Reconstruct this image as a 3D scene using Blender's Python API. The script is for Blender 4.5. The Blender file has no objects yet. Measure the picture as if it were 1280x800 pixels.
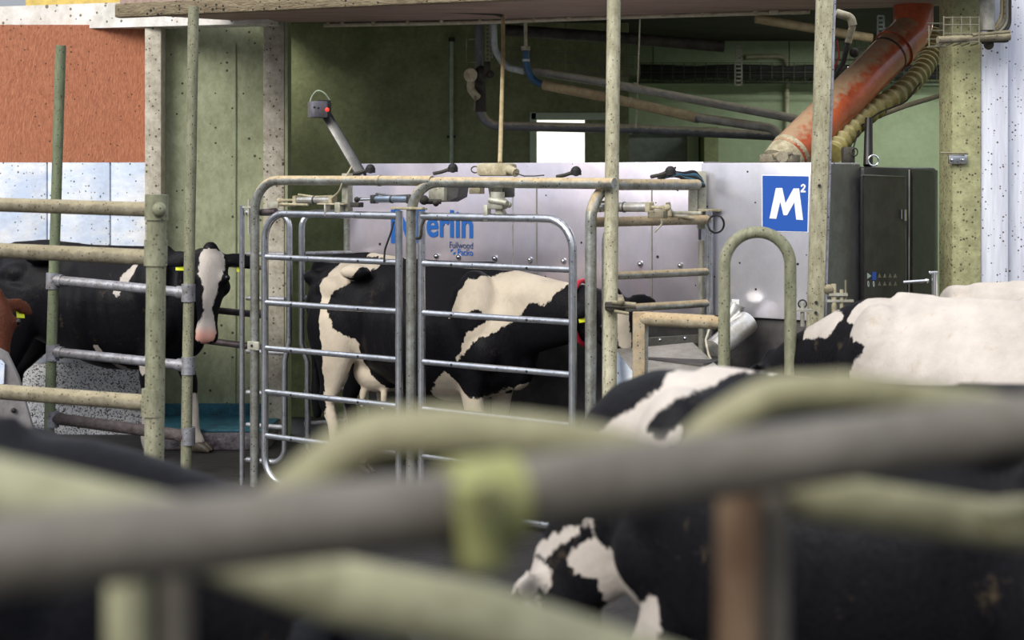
import bpy, bmesh, math, random
import numpy as np
from mathutils import Vector, Matrix
random.seed(7)
C = bpy.context.scene.collection
F = 2000.0; HZ = 218.0; H = 2.0          # focal length in pixels of a 1280 frame, horizon row, eye height

def W(px, py, d): return Vector(((px-640)*d/F, d, H-(py-HZ)*d/F))
# the milking stall: origin, long axis and depth axis on the floor
O = Vector((-1.70, 10.3, 0)); U = Vector((.811, -.585, 0)); N = Vector((.585, .811, 0))
SROT = math.atan2(U.y, U.x)
def sa(px, c):
    t = (px-640)/F
    return (t*(O.y+N.y*c)-O.x-N.x*c)/(U.x-U.y*t)
def SP(a, c, z): p = O+U*a+N*c; p.z = z; return p
def S(px, py, c):
    p = SP(sa(px, c), c, 0); p.z = H-(py-HZ)*p.y/F; return p
def Sz(px, z, c): return SP(sa(px, c), c, z)

# ------------------------------------------------------------------ materials
def mat(name, col, rough=.6, metal=0., col2=None, nscale=6., namt=.5, nstretch=(1,1,1), specks=0., spcol=(.03,.025,.02), spscale=60.,
        dust=None, dustamt=.0, bump=0., bscale=30., emit=None, estr=1., coat=0., trans=0., grime=.45, gscale=14.):
    m = bpy.data.materials.new(name); m.use_nodes = True; nt = m.node_tree; n = nt.nodes; l = nt.links
    b = n['Principled BSDF']; b.inputs['Roughness'].default_value = rough; b.inputs['Metallic'].default_value = metal
    b.inputs['Coat Weight'].default_value = coat; b.inputs['Transmission Weight'].default_value = trans
    tc = n.new('ShaderNodeTexCoord'); mp = n.new('ShaderNodeMapping'); mp.inputs['Scale'].default_value = nstretch
    l.new(tc.outputs['Object'], mp.inputs['Vector'])
    def mix(fac, a, bb):
        x = n.new('ShaderNodeMix'); x.data_type = 'RGBA'
        if isinstance(fac, float): x.inputs[0].default_value = fac
        else: l.new(fac, x.inputs[0])
        for i, v in ((6, a), (7, bb)):
            if isinstance(v, tuple): x.inputs[i].default_value = (*v, 1)
            else: l.new(v, x.inputs[i])
        return x.outputs[2]
    def ramp(src, a, bb):
        r = n.new('ShaderNodeMapRange'); r.inputs[1].default_value = a; r.inputs[2].default_value = bb; l.new(src, r.inputs[0]); return r.outputs[0]
    cur = tuple(col)
    if col2 is not None:
        no = n.new('ShaderNodeTexNoise'); no.inputs['Scale'].default_value = nscale; no.inputs['Detail'].default_value = 8; no.inputs['Roughness'].default_value = .65
        l.new(mp.outputs[0], no.inputs['Vector'])
        cur = mix(ramp(no.outputs[0], .5-namt*.16, .5+namt*.16), cur, tuple(col2))
    if dust is not None:
        g = n.new('ShaderNodeNewGeometry'); sx = n.new('ShaderNodeSeparateXYZ'); l.new(g.outputs['Normal'], sx.inputs[0])
        n2 = n.new('ShaderNodeTexNoise'); n2.inputs['Scale'].default_value = 25; n2.inputs['Detail'].default_value = 5; l.new(tc.outputs['Object'], n2.inputs['Vector'])
        ad = n.new('ShaderNodeMath'); ad.operation = 'MULTIPLY_ADD'; ad.inputs[1].default_value = .9; l.new(n2.outputs[0], ad.inputs[0]); l.new(sx.outputs[2], ad.inputs[2])
        fac = ramp(ad.outputs[0], .75-dustamt, 1.05-dustamt)
        cur = mix(fac, cur, tuple(dust))
        mr = n.new('ShaderNodeMapRange'); l.new(fac, mr.inputs[0]); mr.inputs[3].default_value = metal; mr.inputs[4].default_value = 0; l.new(mr.outputs[0], b.inputs['Metallic'])
        rr = n.new('ShaderNodeMapRange'); l.new(fac, rr.inputs[0]); rr.inputs[3].default_value = rough; rr.inputs[4].default_value = .9; l.new(rr.outputs[0], b.inputs['Roughness'])
    if specks > 0:
        v = n.new('ShaderNodeTexVoronoi'); v.inputs['Scale'].default_value = spscale*2.6; v.inputs['Randomness'].default_value = 1
        l.new(tc.outputs['Object'], v.inputs['Vector'])
        # only some cells carry a speck, each of its own size
        sc = n.new('ShaderNodeSeparateColor'); l.new(v.outputs['Color'], sc.inputs[0])
        th = n.new('ShaderNodeMath'); th.operation = 'MULTIPLY_ADD'; l.new(sc.outputs[0], th.inputs[0]); th.inputs[1].default_value = .9; th.inputs[2].default_value = -.9+specks*1.45
        lt = n.new('ShaderNodeMath'); lt.operation = 'LESS_THAN'; l.new(v.outputs['Distance'], lt.inputs[0]); l.new(th.outputs[0], lt.inputs[1])
        cur = mix(lt.outputs[0], cur, tuple(spcol))
    if grime > 0:
        ng = n.new('ShaderNodeTexNoise'); ng.inputs['Scale'].default_value = gscale; ng.inputs['Detail'].default_value = 10; ng.inputs['Roughness'].default_value = .8; l.new(mp.outputs[0], ng.inputs['Vector'])
        gm = n.new('ShaderNodeMapRange'); gm.inputs[1].default_value = .40; gm.inputs[2].default_value = .62; gm.inputs[3].default_value = 0; gm.inputs[4].default_value = grime; l.new(ng.outputs[0], gm.inputs[0])
        dk = n.new('ShaderNodeMix'); dk.data_type = 'RGBA'; dk.blend_type = 'MULTIPLY'; l.new(gm.outputs[0], dk.inputs[0]); dk.inputs[7].default_value = (.34,.29,.22,1)
        if isinstance(cur, tuple): dk.inputs[6].default_value = (*cur, 1)
        else: l.new(cur, dk.inputs[6])
        cur = dk.outputs[2]
    if isinstance(cur, tuple): b.inputs['Base Color'].default_value = (*cur, 1)
    else: l.new(cur, b.inputs['Base Color'])
    if bump > 0:
        nb = n.new('ShaderNodeTexNoise'); nb.inputs['Scale'].default_value = bscale; nb.inputs['Detail'].default_value = 6; l.new(mp.outputs[0], nb.inputs['Vector'])
        bp = n.new('ShaderNodeBump'); bp.inputs['Strength'].default_value = bump; bp.inputs['Distance'].default_value = .02
        l.new(nb.outputs[0], bp.inputs['Height']); l.new(bp.outputs[0], b.inputs['Normal'])
    if emit: b.inputs['Emission Color'].default_value = (*emit, 1); b.inputs['Emission Strength'].default_value = estr
    return m

M = {}
M['galv'] = mat('galvanised_steel', (.68,.70,.74), .24, .9, (.50,.53,.58), 9, .8, specks=.20, spcol=(.08,.06,.05), spscale=24, bump=.05, grime=.3, gscale=40.)
M['dusty'] = mat('dusty_galvanised', (.46,.48,.46), .38, .7, (.27,.27,.23), 7, .8, specks=.22, spscale=26, dust=(.54,.43,.27), dustamt=.1, bump=.1, gscale=30., grime=.5)
M['dustier'] = mat('very_dusty_tube', (.44,.38,.27), .7, .2, (.30,.25,.17), 9, .9, specks=.25, spscale=30, dust=(.46,.35,.21), dustamt=.3, bump=.2)
M['algae'] = mat('algae_post', (.36,.355,.25), .65, .15, (.20,.215,.135), 5, 1, (1,1,.35), specks=.28, spcol=(.07,.055,.035), spscale=30, bump=.2, gscale=30., grime=.6)
M['algae_pale'] = mat('pale_dirty_post', (.52,.50,.37), .7, .1, (.32,.31,.20), 5, 1, (1,1,.3), specks=.27, spcol=(.10,.07,.045), spscale=32, bump=.2, gscale=30., grime=.7)
M['algae_dark'] = mat('green_grimy_post', (.24,.29,.17), .7, .1, (.13,.15,.09), 6, 1, (1,1,.35), specks=.28, spscale=34, bump=.2)
M['rail_muddy'] = mat('muddy_rail', (.29,.26,.185), .75, .1, (.16,.14,.095), 8, 1, specks=.25, spscale=30, bump=.3, dust=(.33,.29,.19), dustamt=.1)
M['rail_grey'] = mat('grey_old_rail', (.42,.44,.50), .5, .5, (.25,.24,.25), 10, .9, specks=.25, spscale=30, bump=.2)
M['rail_dark'] = mat('dark_caked_rail', (.13,.11,.11), .8, .1, (.07,.05,.05), 20, .9, bump=.6)
M['fore_grey'] = mat('foreground_rail', (.155,.14,.115), .6, .15, (.10,.09,.075), 9, .9, bump=.2)
M['fore_olive'] = mat('foreground_olive_tube', (.29,.27,.165), .7, .1, (.19,.19,.105), 9, 1, bump=.2)
M['fore_pale'] = mat('foreground_pale_tube', (.40,.39,.26), .7, .1, (.27,.27,.165), 10, 1, bump=.2)
M['fore_rust'] = mat('foreground_rusty_post', (.26,.19,.12), .7, .1, (.13,.055,.025), 6, 1, (1,1,.6), bump=.2)
M['lime'] = mat('lime_scaled_clamp', (.34,.36,.12), .7, .1, (.20,.20,.09), 12, .9, bump=.3)
M['paint_green'] = mat('green_painted_concrete', (.40,.43,.28), .75, 0, (.30,.33,.20), 2.2, .9, (1,1,.6), specks=.18, spcol=(.06,.05,.03), spscale=9, bump=.08)
M['paint_dark'] = mat('dark_green_wall', (.30,.34,.17), .8, 0, (.20,.23,.11), 3, .8, bump=.1, gscale=30.)
M['paint_light'] = mat('light_green_wall', (.42,.50,.33), .75, 0, (.35,.42,.27), 2, .8, bump=.05, grime=.2)
M['conc_white'] = mat('whitewashed_column', (.62,.58,.49), .8, 0, (.47,.43,.35), 5, .9, specks=.27, spcol=(.12,.09,.06), spscale=16, bump=.15, grime=.6)
M['pillar_white'] = mat('white_pillar', (.74,.77,.86), .8, 0, (.60,.62,.72), 5, .8, (3,3,.25), specks=.25, spcol=(.12,.09,.08), spscale=22, bump=.12, grime=.2)
M['beam_white'] = mat('white_beam', (.86,.85,.83), .7, 0, (.70,.68,.63), 4, .6, specks=.28, spcol=(.2,.16,.12), spscale=9, bump=.1, grime=.35, gscale=6.)
M['osb'] = mat('orange_particle_board', (.56,.22,.115), .8, 0, (.40,.135,.07), 26, 1.0, (3,1,.6), specks=.20, spcol=(.12,.05,.03), spscale=14, bump=.5, bscale=50, gscale=40., grime=.5)
M['panel_white'] = mat('white_wall_panel', (.80,.83,.88), .5, 0, (.58,.68,.86), 2.2, .5, (1,1,1.6), specks=.22, spcol=(.08,.07,.06), spscale=17, grime=.25)
M['panel_splash'] = mat('splashed_white_panel', (.88,.89,.92), .6, 0, (.80,.82,.86), 3, .3, specks=.5, spcol=(.045,.03,.028), spscale=40, grime=.2)
M['floor'] = mat('wet_dark_concrete', (.011,.010,.011), .6, 0, (.028,.025,.025), 7, .9, bump=.5, bscale=18)
M['floor_manure'] = mat('kerb_concrete', (.20,.19,.22), .6, 0, (.045,.03,.04), 12, .9, bump=.6)
M['blue_kerb'] = mat('blue_painted_kerb', (.03,.19,.27), .5, 0, (.02,.10,.15), 7, .9, specks=.25, spscale=20, bump=.3)
M['ceil_brown'] = mat('purple_brown_plywood', (.46,.33,.29), .7, 0, (.28,.19,.165), 3, .9, (.5,6,1), bump=.15)
M['ceil_shaded'] = mat('dirty_shaded_ceiling', (.05,.045,.035), .9, 0, (.025,.02,.018), 3, .8)  # dirt and the shade behind the front panel, both put into the colour
M['timber'] = mat('dirty_edge_timber', (.30,.25,.16), .85, 0, (.17,.13,.08), 9, 1, (1,1,3), specks=.3, spscale=14, bump=.6)
M['steel'] = mat('stainless_sheet', (.80,.725,.78), .27, .7, (.62,.60,.70), 2.2, .9, (1,1,.6), specks=.12, spcol=(.03,.03,.03), spscale=7, bump=.35, bscale=2.2, grime=.15, gscale=3.)
M['steel_box'] = mat('stainless_cabinet', (.78,.76,.82), .27, .65, (.60,.61,.68), 1.6, .9, (1,1,.8), specks=.13, spcol=(.05,.04,.04), spscale=9, bump=.3, bscale=2.0, grime=.15, gscale=3.)
M['steel_dark'] = mat('brushed_dark_steel', (.17,.17,.165), .4, .6, (.11,.11,.11), 3, .8)
M['steel_tray'] = mat('feed_tray_steel', (.40,.39,.35), .45, .5, (.30,.29,.25), 4, .9, specks=.12, spscale=18)
M['black'] = mat('black_powder_coat', (.010,.010,.012), .45, .0, (.016,.016,.018), 4, .5, grime=.0)
M['black_rough'] = mat('black_rubber', (.012,.011,.012), .7)
M['base_black'] = mat('dark_base_panel', (.018,.016,.018), .5, 0, (.04,.035,.035), 9, .7)
M['chrome'] = mat('chrome', (.75,.76,.78), .15, 1., grime=0)
M['alu'] = mat('aluminium_cylinder', (.75,.75,.76), .3, .7, (.6,.58,.52), 10, .7)
M['alu_blue'] = mat('blue_grey_cylinder', (.50,.60,.74), .3, .7, (.36,.45,.58), 10, .7)
M['sand'] = mat('dust_coated_casting', (.52,.47,.33), .85, 0, (.36,.32,.21), 14, .9, specks=.2, spscale=40, bump=.3)
M['pale_cast'] = mat('pale_bracket_metal', (.58,.58,.50), .5, .4, (.38,.37,.29), 10, .9, specks=.2, spscale=40)
M['pvc_red'] = mat('orange_brown_drain_pipe', (.52,.11,.04), .33, 0, (.30,.055,.022), 4, .6, dust=(.42,.28,.17), dustamt=-.12, coat=.3, grime=.3)
M['pvc_grey'] = mat('grey_plastic_pipe', (.16,.17,.18), .5, 0, (.11,.115,.12), 8, .7, dust=(.42,.38,.27), dustamt=.22)
M['pipe_grey'] = mat('dusty_grey_pipe', (.36,.36,.32), .6, 0, (.26,.26,.23), 8, .7, dust=(.45,.42,.30), dustamt=.1)
M['pipe_tan'] = mat('tan_insulated_pipe', (.48,.39,.22), .8, 0, (.36,.28,.15), 10, .8, bump=.2)
M['pipe_cream'] = mat('cream_pipe', (.58,.55,.42), .55, 0, (.42,.39,.27), 10, .8)
M['pipe_white'] = mat('pale_blue_white_pipe', (.60,.67,.68), .5, 0, (.44,.50,.48), 9, .7)
M['conduit_green'] = mat('pale_green_conduit', (.42,.52,.40), .5)
M['blue_hose'] = mat('blue_hose', (.03,.12,.25), .4, 0, (.03,.07,.13), 10, .6)
M['blue_cloth'] = mat('teal_blue_hose_bundle', (.05,.16,.25), .6)
M['hose_yellow'] = mat('olive_yellow_ribbed_hose', (.36,.31,.10), .5, 0, (.20,.18,.07), 6, .9, dust=(.45,.40,.20), dustamt=.0)
M['dark_grime'] = mat('dark_grimy_metal', (.07,.065,.05), .7, .2, (.035,.03,.025), 12, .8, bump=.4)
M['wire'] = mat('dusty_wire', (.24,.23,.17), .7, .3)
M['wire_dark'] = mat('dark_wire', (.075,.08,.055), .8, .2)
M['col_green'] = mat('green_painted_pillar', (.43,.43,.235), .8, 0, (.31,.32,.17), 6, 1, specks=.30, spcol=(.13,.10,.06), spscale=22, bump=.3, grime=.5)
M['window_lit'] = mat('daylit_window', (.9,.9,.85), .5, emit=(1,.99,.92), estr=.85, grime=0)
M['frame_green'] = mat('pale_green_frame', (.46,.55,.40), .6, grime=0)
M['door_grey'] = mat('grey_door_leaf', (.29,.32,.31), .6, 0, (.25,.28,.27), 2, .5)
M['m_blue'] = mat('sign_blue', (.015,.085,.40), .4, grime=0)
M['logo_blue'] = mat('logo_blue', (.008,.095,.36), .5, grime=0)
M['navy'] = mat('logo_navy', (.02,.045,.14), .5, grime=0)
M['white_ink'] = mat('white_lettering', (.82,.84,.86), .5, grime=0)
M['yellow_tag'] = mat('yellow_ear_tag', (.72,.78,.02), .4, emit=None, grime=0)
M['red_band'] = mat('red_collar_strap', (.55,.02,.05), .5, grime=0)
M['yellow_ink'] = mat('warning_yellow', (.75,.62,.10), .5)
M['device'] = mat('grey_camera_housing', (.17,.17,.20), .5, 0, (.11,.11,.13), 9, .6, specks=.15, spscale=30)
M['led'] = mat('red_lamp', (.5,.03,.02), .4, emit=(1,.05,.02), estr=.8, grime=0)
M['hoof'] = mat('cow_hoof', (.10,.085,.06), .5, 0, (.05,.04,.03), 20, .6)
M['eye'] = mat('cow_eye', (.004,.003,.003), .08, grime=0)
M['nostril'] = mat('nostril', (.03,.015,.014), .4)
M['plate_grey'] = mat('grey_divider_plate', (.27,.26,.27), .6, .3, (.18,.17,.18), 5, .8)
M['rust_brown'] = mat('brown_purlin', (.20,.085,.055), .8)
M['yellow_sheet'] = mat('translucent_yellow_sheet', (.85,.62,.16), .6)
M['purple_pipe'] = mat('dark_purple_brown_rail', (.14,.11,.12), .5, .4, (.08,.065,.07), 10, .8)

# ------------------------------------------------------------------ mesh builder
class MB:
    def __init__(s): s.v = []; s.f = []
    def add(s, vs, fs):
        o = len(s.v); s.v += [Vector(v) for v in vs]; s.f += [[i+o for i in f] for f in fs]; return s
    def box(s, c, size, rz=0., R=None, bev=0.):
        bm = bmesh.new(); bmesh.ops.create_cube(bm, size=1); bmesh.ops.scale(bm, vec=size, verts=bm.verts)
        if bev > 0: bmesh.ops.bevel(bm, geom=bm.edges[:], offset=bev, segments=2, affect='EDGES', profile=.5)
        R = (R.to_4x4() if R else Matrix.Rotation(rz, 4, 'Z'))
        bmesh.ops.transform(bm, matrix=Matrix.Translation(c) @ R, verts=bm.verts)
        bm.verts.index_update(); s.add([v.co.copy() for v in bm.verts], [[v.index for v in f.verts] for f in bm.faces]); bm.free(); return s
    def sphere(s, c, r, sc=(1,1,1), R=None, seg=16):
        bm = bmesh.new(); bmesh.ops.create_uvsphere(bm, u_segments=seg, v_segments=seg//2+2, radius=r)
        m = Matrix.Translation(c) @ (R.to_4x4() if R else Matrix.Identity(4)) @ Matrix.Diagonal((*sc, 1))
        bmesh.ops.transform(bm, matrix=m, verts=bm.verts); bm.verts.index_update()
        s.add([v.co.copy() for v in bm.verts], [[v.index for v in f.verts] for f in bm.faces]); bm.free(); return s
    def tube(s, pts, r, fillet=0., n=14, closed=False, caps=True, hollow=False):
        pts = [Vector(p) for p in pts]; rs = r if isinstance(r, (list, tuple)) else None
        if fillet > 0 and rs is None: pts = fil(pts, fillet, closed)
        k = len(pts); rings = []
        def tan(i):
            a = pts[(i-1) % k] if (closed or i > 0) else pts[i]; b = pts[(i+1) % k] if (closed or i < k-1) else pts[i]
            t = (b-a); return t.normalized() if t.length > 1e-9 else Vector((0,0,1))
        t0 = tan(0); up = Vector((0,0,1)) if abs(t0.z) < .9 else Vector((1,0,0)); nrm = t0.cross(up).normalized()
        for i in range(k):
            t = tan(i); nrm = (nrm - t*nrm.dot(t)); nrm = nrm.normalized() if nrm.length > 1e-6 else t.orthogonal().normalized()
            bn = t.cross(nrm); rr = rs[i] if rs else r
            rings.append([pts[i]+(nrm*math.cos(2*math.pi*j/n)+bn*math.sin(2*math.pi*j/n))*rr for j in range(n)])
        vs = [v for g in rings for v in g]; fs = []
        for i in range(k if closed else k-1):
            a = i*n; b = ((i+1) % k)*n
            for j in range(n): fs.append([a+j, a+(j+1) % n, b+(j+1) % n, b+j])
        if not closed and caps: fs.append([j for j in range(n)][::-1]); fs.append([(k-1)*n+j for j in range(n)])
        return s.add(vs, fs)
    def prism(s, poly, ax, ay, o, depth):
        """polygon in the plane (ax, ay) at o, extruded along depth (a vector)"""
        A = [Vector(o)+ax*x+ay*y for x, y in poly]; B = [p+depth for p in A]; k = len(A)
        fs = [list(range(k)), [k+i for i in range(k)][::-1]]+[[i, k+i, k+(i+1) % k, (i+1) % k] for i in range(k)]
        return s.add(A+B, fs)

def fil(pts, rad, closed=False, n=7):
    out = []; k = len(pts)
    for i, p in enumerate(pts):
        if not closed and i in (0, k-1): out.append(p); continue
        a = pts[(i-1) % k]; b = pts[(i+1) % k]; da = (a-p); db = (b-p); c = max(-1, min(1, da.normalized().dot(db.normalized())))
        ang = math.acos(c)
        if ang > math.pi-.05: out.append(p); continue
        L = min(rad/math.tan(ang/2), da.length*.49, db.length*.49)
        s = p+da.normalized()*L; e = p+db.normalized()*L
        rr = L*math.tan(ang/2); bis = (da.normalized()+db.normalized()).normalized(); cen = p+bis*(rr/math.sin(ang/2))
        v0 = s-cen; v1 = e-cen
        for q in range(n+1): out.append(cen+(v0.normalized().slerp(v1.normalized(), q/n))*v0.length)
    return out

def wloc(o):
    v = Vector((0,0,0))
    while o is not None: v += o.location; o = o.parent
    return v
def obj(name, mb, m, parent=None, base=None, label=None, smooth=True, ang=40):
    me = bpy.data.meshes.new(name); base = Vector(base) if base is not None else (wloc(parent) if parent else sum(mb.v, Vector())/len(mb.v))
    me.from_pydata([tuple(v-base) for v in mb.v], [], mb.f); me.update()
    bm = bmesh.new(); bm.from_mesh(me); bmesh.ops.recalc_face_normals(bm, faces=bm.faces); bm.to_mesh(me); bm.free()
    if smooth:
        me.polygons.foreach_set('use_smooth', [True]*len(me.polygons)); me.set_sharp_from_angle(angle=math.radians(ang))
    me.materials.append(M[m] if isinstance(m, str) else m)
    o = bpy.data.objects.new(name, me); C.objects.link(o)
    if parent: o.parent = parent; o.location = base-wloc(parent)
    else: o.location = base
    if label: o['label'] = label
    return o
def thing(name, label, cat, loc, group=None):
    o = bpy.data.objects.new(name, None); C.objects.link(o); o.location = loc; o.empty_display_size = .1
    o['label'] = label; o['category'] = cat
    if group: o['group'] = group
    return o
def tag(o, label, cat, group=None, kind=None):
    o['label'] = label; o['category'] = cat
    if group: o['group'] = group
    if kind: o['kind'] = kind
    return o
def struct(name, mb, m, label=None):
    o = obj(name, mb, m); o['kind'] = 'structure'
    if label: o['label'] = label
    return o
X, Y, Z = Vector((1,0,0)), Vector((0,1,0)), Vector((0,0,1))
def slab(x0, x1, y0, y1, z0, z1, bev=0): return MB().box(((x0+x1)/2, (y0+y1)/2, (z0+z1)/2), (x1-x0, y1-y0, z1-z0), bev=bev)
def pxx(px, d): return (px-640)*d/F
def pz(py, d): return H-(py-HZ)*d/F

# ------------------------------------------------------------------ setting
struct('floor', slab(-9, 9, -2, 17, -.1, 0), 'floor', 'dark wet concrete barn floor')
struct('ceiling', slab(-2.0, 7, 11.55, 15.6, 3.25, 3.33), 'ceil_shaded', 'grimy ceiling over the milking robot, shade put into its dark colour')
WD = 12.3                                                        # left wall
gw = MB().box(((pxx(200,WD)+pxx(340,WD))/2, WD+.06, 1.6), (pxx(340,WD)-pxx(200,WD), .12, 3.2))
wl = struct('wall_left', gw, 'paint_green', 'green painted wall between two whitewashed columns')
j = obj('panel_joint', MB().box((pxx(295,WD), WD-.004, 1.5), (.008, .01, 3)), 'algae_dark', wl)
struct('wall_board', MB().box(((pxx(-90,WD)+pxx(188,WD))/2, WD+.02, (pz(203,WD)+3.15)/2), (pxx(188,WD)-pxx(-90,WD), .05, 3.15-pz(203,WD))), 'osb', 'orange particle board upper wall')
wp = MB()
for a, b in ((-90, 58), (60, 137), (139, 187)):
    wp.box(((pxx(a,WD)+pxx(b,WD))/2, WD+.02, (pz(203,WD)+.55)/2), (pxx(b,WD)-pxx(a,WD), .05, pz(203,WD)-.55), bev=.003)
struct('wall_panel', wp, 'panel_white', 'white wall panels under the orange board')
struct('wall_lower', slab(pxx(-90,WD), pxx(200,WD), WD, WD+.06, 0, .55), 'panel_splash', 'manure splashed white wall base')
struct('trim_1', MB().box((pxx(197,WD), WD-.06, 1.6), (.125, .2, 3.2), bev=.008), 'conc_white', 'whitewashed column beside the orange board')
c2 = struct('trim_2', MB().box((pxx(346,WD), WD-.06, 1.6), (.16, .2, 3.2), bev=.008), 'conc_white', 'whitewashed column before the dark green wall')
obj('column_edge', MB().box((pxx(361,WD)+.002, WD-.055, 1.6), (.022, .2, 3.2)), 'paint_green', c2, label='green painted column edge')
# white beam over the left walls
bm_ = MB(); p0 = W(-60, 25, 12.75); p1 = W(335, 13, 11.75); dz = Vector((0,0,.19)); dn = Vector((.05,.22,0))
lo = [p0-dz/2, p1-dz/2, p1-dz/2+dn, p0-dz/2+dn]; bm_.add(lo+[p+dz for p in lo], [[0,1,2,3],[7,6,5,4],[0,4,5,1],[1,5,6,2],[2,6,7,3],[3,7,4,0]])
struct('trim_3', bm_, 'beam_white', 'white painted beam under the roof edge')
struct('trim_4', slab(-6, -2.9, 12.6, 12.7, 3.14, 3.3), 'rust_brown', 'brown purlin above the white beam')
tag(obj('yellow_roof_sheet', MB().box((-3.6, 14, 3.75), (1.3, .03, .9)), 'yellow_sheet'), 'yellow translucent sheet glimpsed above the white beam, top left corner', 'sheet')
BD = 13.2
wx0, wx1, wz0, wz1 = pxx(671,BD), pxx(731,BD), 1.2, pz(150,BD)
back = MB()
back.box(((pxx(355,BD)+wx0)/2, BD+.05, 1.65), (wx0-pxx(355,BD), .1, 3.3)); back.box(((wx1+pxx(786,BD))/2, BD+.05, 1.65), (pxx(786,BD)-wx1, .1, 3.3))
back.box(((wx0+wx1)/2, BD+.05, (wz1+3.3)/2), (wx1-wx0, .1, 3.3-wz1)); back.box(((wx0+wx1)/2, BD+.05, wz0/2), (wx1-wx0, .1, wz0))
struct('wall_back', back, 'paint_dark', 'dark green wall behind the robot stall')
wn = thing('window_1', 'small bright window in the dark green wall', 'window', ((wx0+wx1)/2, BD, wz0)); wn['kind'] = 'structure'; del wn['category']
obj('pane', slab(wx0, wx1, BD+.02, BD+.04, wz0, wz1), 'window_lit', wn)
fr = MB(); fr.box((wx0-.03, BD-.01, (wz0+pz(140,BD))/2), (.055, .06, pz(140,BD)-wz0), bev=.005); fr.box(((wx0+wx1)/2+.1, BD-.01, wz1+.03), (wx1-wx0+.3, .06, .06), bev=.005)
obj('window_frame', fr, 'frame_green', wn)
obj('blind_slats', MB().box(((wx0+wx1)/2, BD+.01, wz1-.09), (wx1-wx0, .01, .012)), 'pipe_cream', wn)
FD = 15.0
struct('wall_far', slab(pxx(760,FD), 6.5, FD, FD+.1, 0, 3.3), 'paint_light', 'light green far wall')
struct('wall_side', slab(pxx(786,BD)-.12, pxx(786,BD), BD+.1, FD, 0, 3.3), 'paint_dark', 'return wall beside the doorway')
struct('wall_right', slab(6.4, 6.5, 9, FD, 0, 3.3), 'paint_light')
struct('trim_5', slab(pxx(787,FD), 6.3, FD-.05, FD, pz(107,FD), pz(103,FD)), 'frame_green', 'pale horizontal batten across the far wall')
dr = thing('door_1', 'grey door with pale frame in the far wall', 'door', (pxx(815,FD), FD, 0)); dr['kind'] = 'structure'; del dr['category']
obj('door_leaf', slab(pxx(776,FD), pxx(857,FD), FD-.05, FD-.01, 0, pz(168,FD)), 'door_grey', dr)
obj('door_frame', MB().box((pxx(865,FD), FD-.05, pz(166,FD)/2), (.11, .1, pz(166,FD)), bev=.01).box((pxx(820,FD), FD-.05, pz(165,FD)), (.78, .1, .05), bev=.005), 'frame_green', dr)
struct('trim_6', slab(pxx(874,FD), pxx(891,FD), FD-.4, FD-.01, 0, pz(160,FD)), 'paint_dark')
# ceiling panel in front, lit from the open side
q = [W(150, -2, 11.35), W(250, 8, 11.1), W(500, -2, 10.5), W(1250, -22, 9.2), W(1250, 8, 10.7), W(1010, 16, 11.1), W(640, 26, 11.75), W(400, 29, 12.0), W(330, 26, 12.0)]
for p in q: p.z = 3.14
struct('trim_7', MB().prism([(p.x, p.y) for p in q], X, Y, (0,0,3.14), Z*.12), 'ceil_brown', 'purple brown plywood underside of the loft')
e = [Vector((p.x, p.y, 3.13)) for p in q[:4]]
ed = MB()
for a, b in zip(e[:-1], e[1:]):
    dd = (b-a); R = Matrix.Rotation(math.atan2(dd.y, dd.x), 3, 'Z'); ed.box((a+b)/2+Vector((0,0,.03)), (dd.length+.04, .08, .1), R=R, bev=.012)
struct('trim_8', ed, 'timber', 'dirty timber edge of the loft')
# kerb under the green wall
kx0, kx1 = pxx(204,WD), pxx(352,WD)
kb = struct('trim_9', slab(kx0, kx1, 11.6, WD, 0, .13, .01), 'floor_manure', 'low kerb under the green wall')
obj('kerb_top', slab(kx0, kx1, 11.6, WD, .13, .15, .004), 'blue_kerb', kb, label='blue painted kerb top')
struct('trim_10', slab(kx0, kx1, WD-.03, WD, .15, .24), 'blue_kerb', 'blue painted band along the wall foot')
# pillars at the right
pd = 9.6
gp = struct('trim_11', slab(pxx(1190,pd), pxx(1227,pd), pd, pd+.3, 0, 3.4, .015), 'col_green', 'green painted concrete pillar')
wpil = struct('trim_12', slab(pxx(1227,pd), pxx(1262,pd), pd+.02, pd+.35, 0, 3.4, .01), 'pillar_white', 'white painted pillar')
struct('trim_13', slab(pxx(1263,pd), pxx(1340,pd), pd+.1, pd+.4, 0, 3.4, .01), 'pillar_white', 'white wall beyond the pillar')

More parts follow.
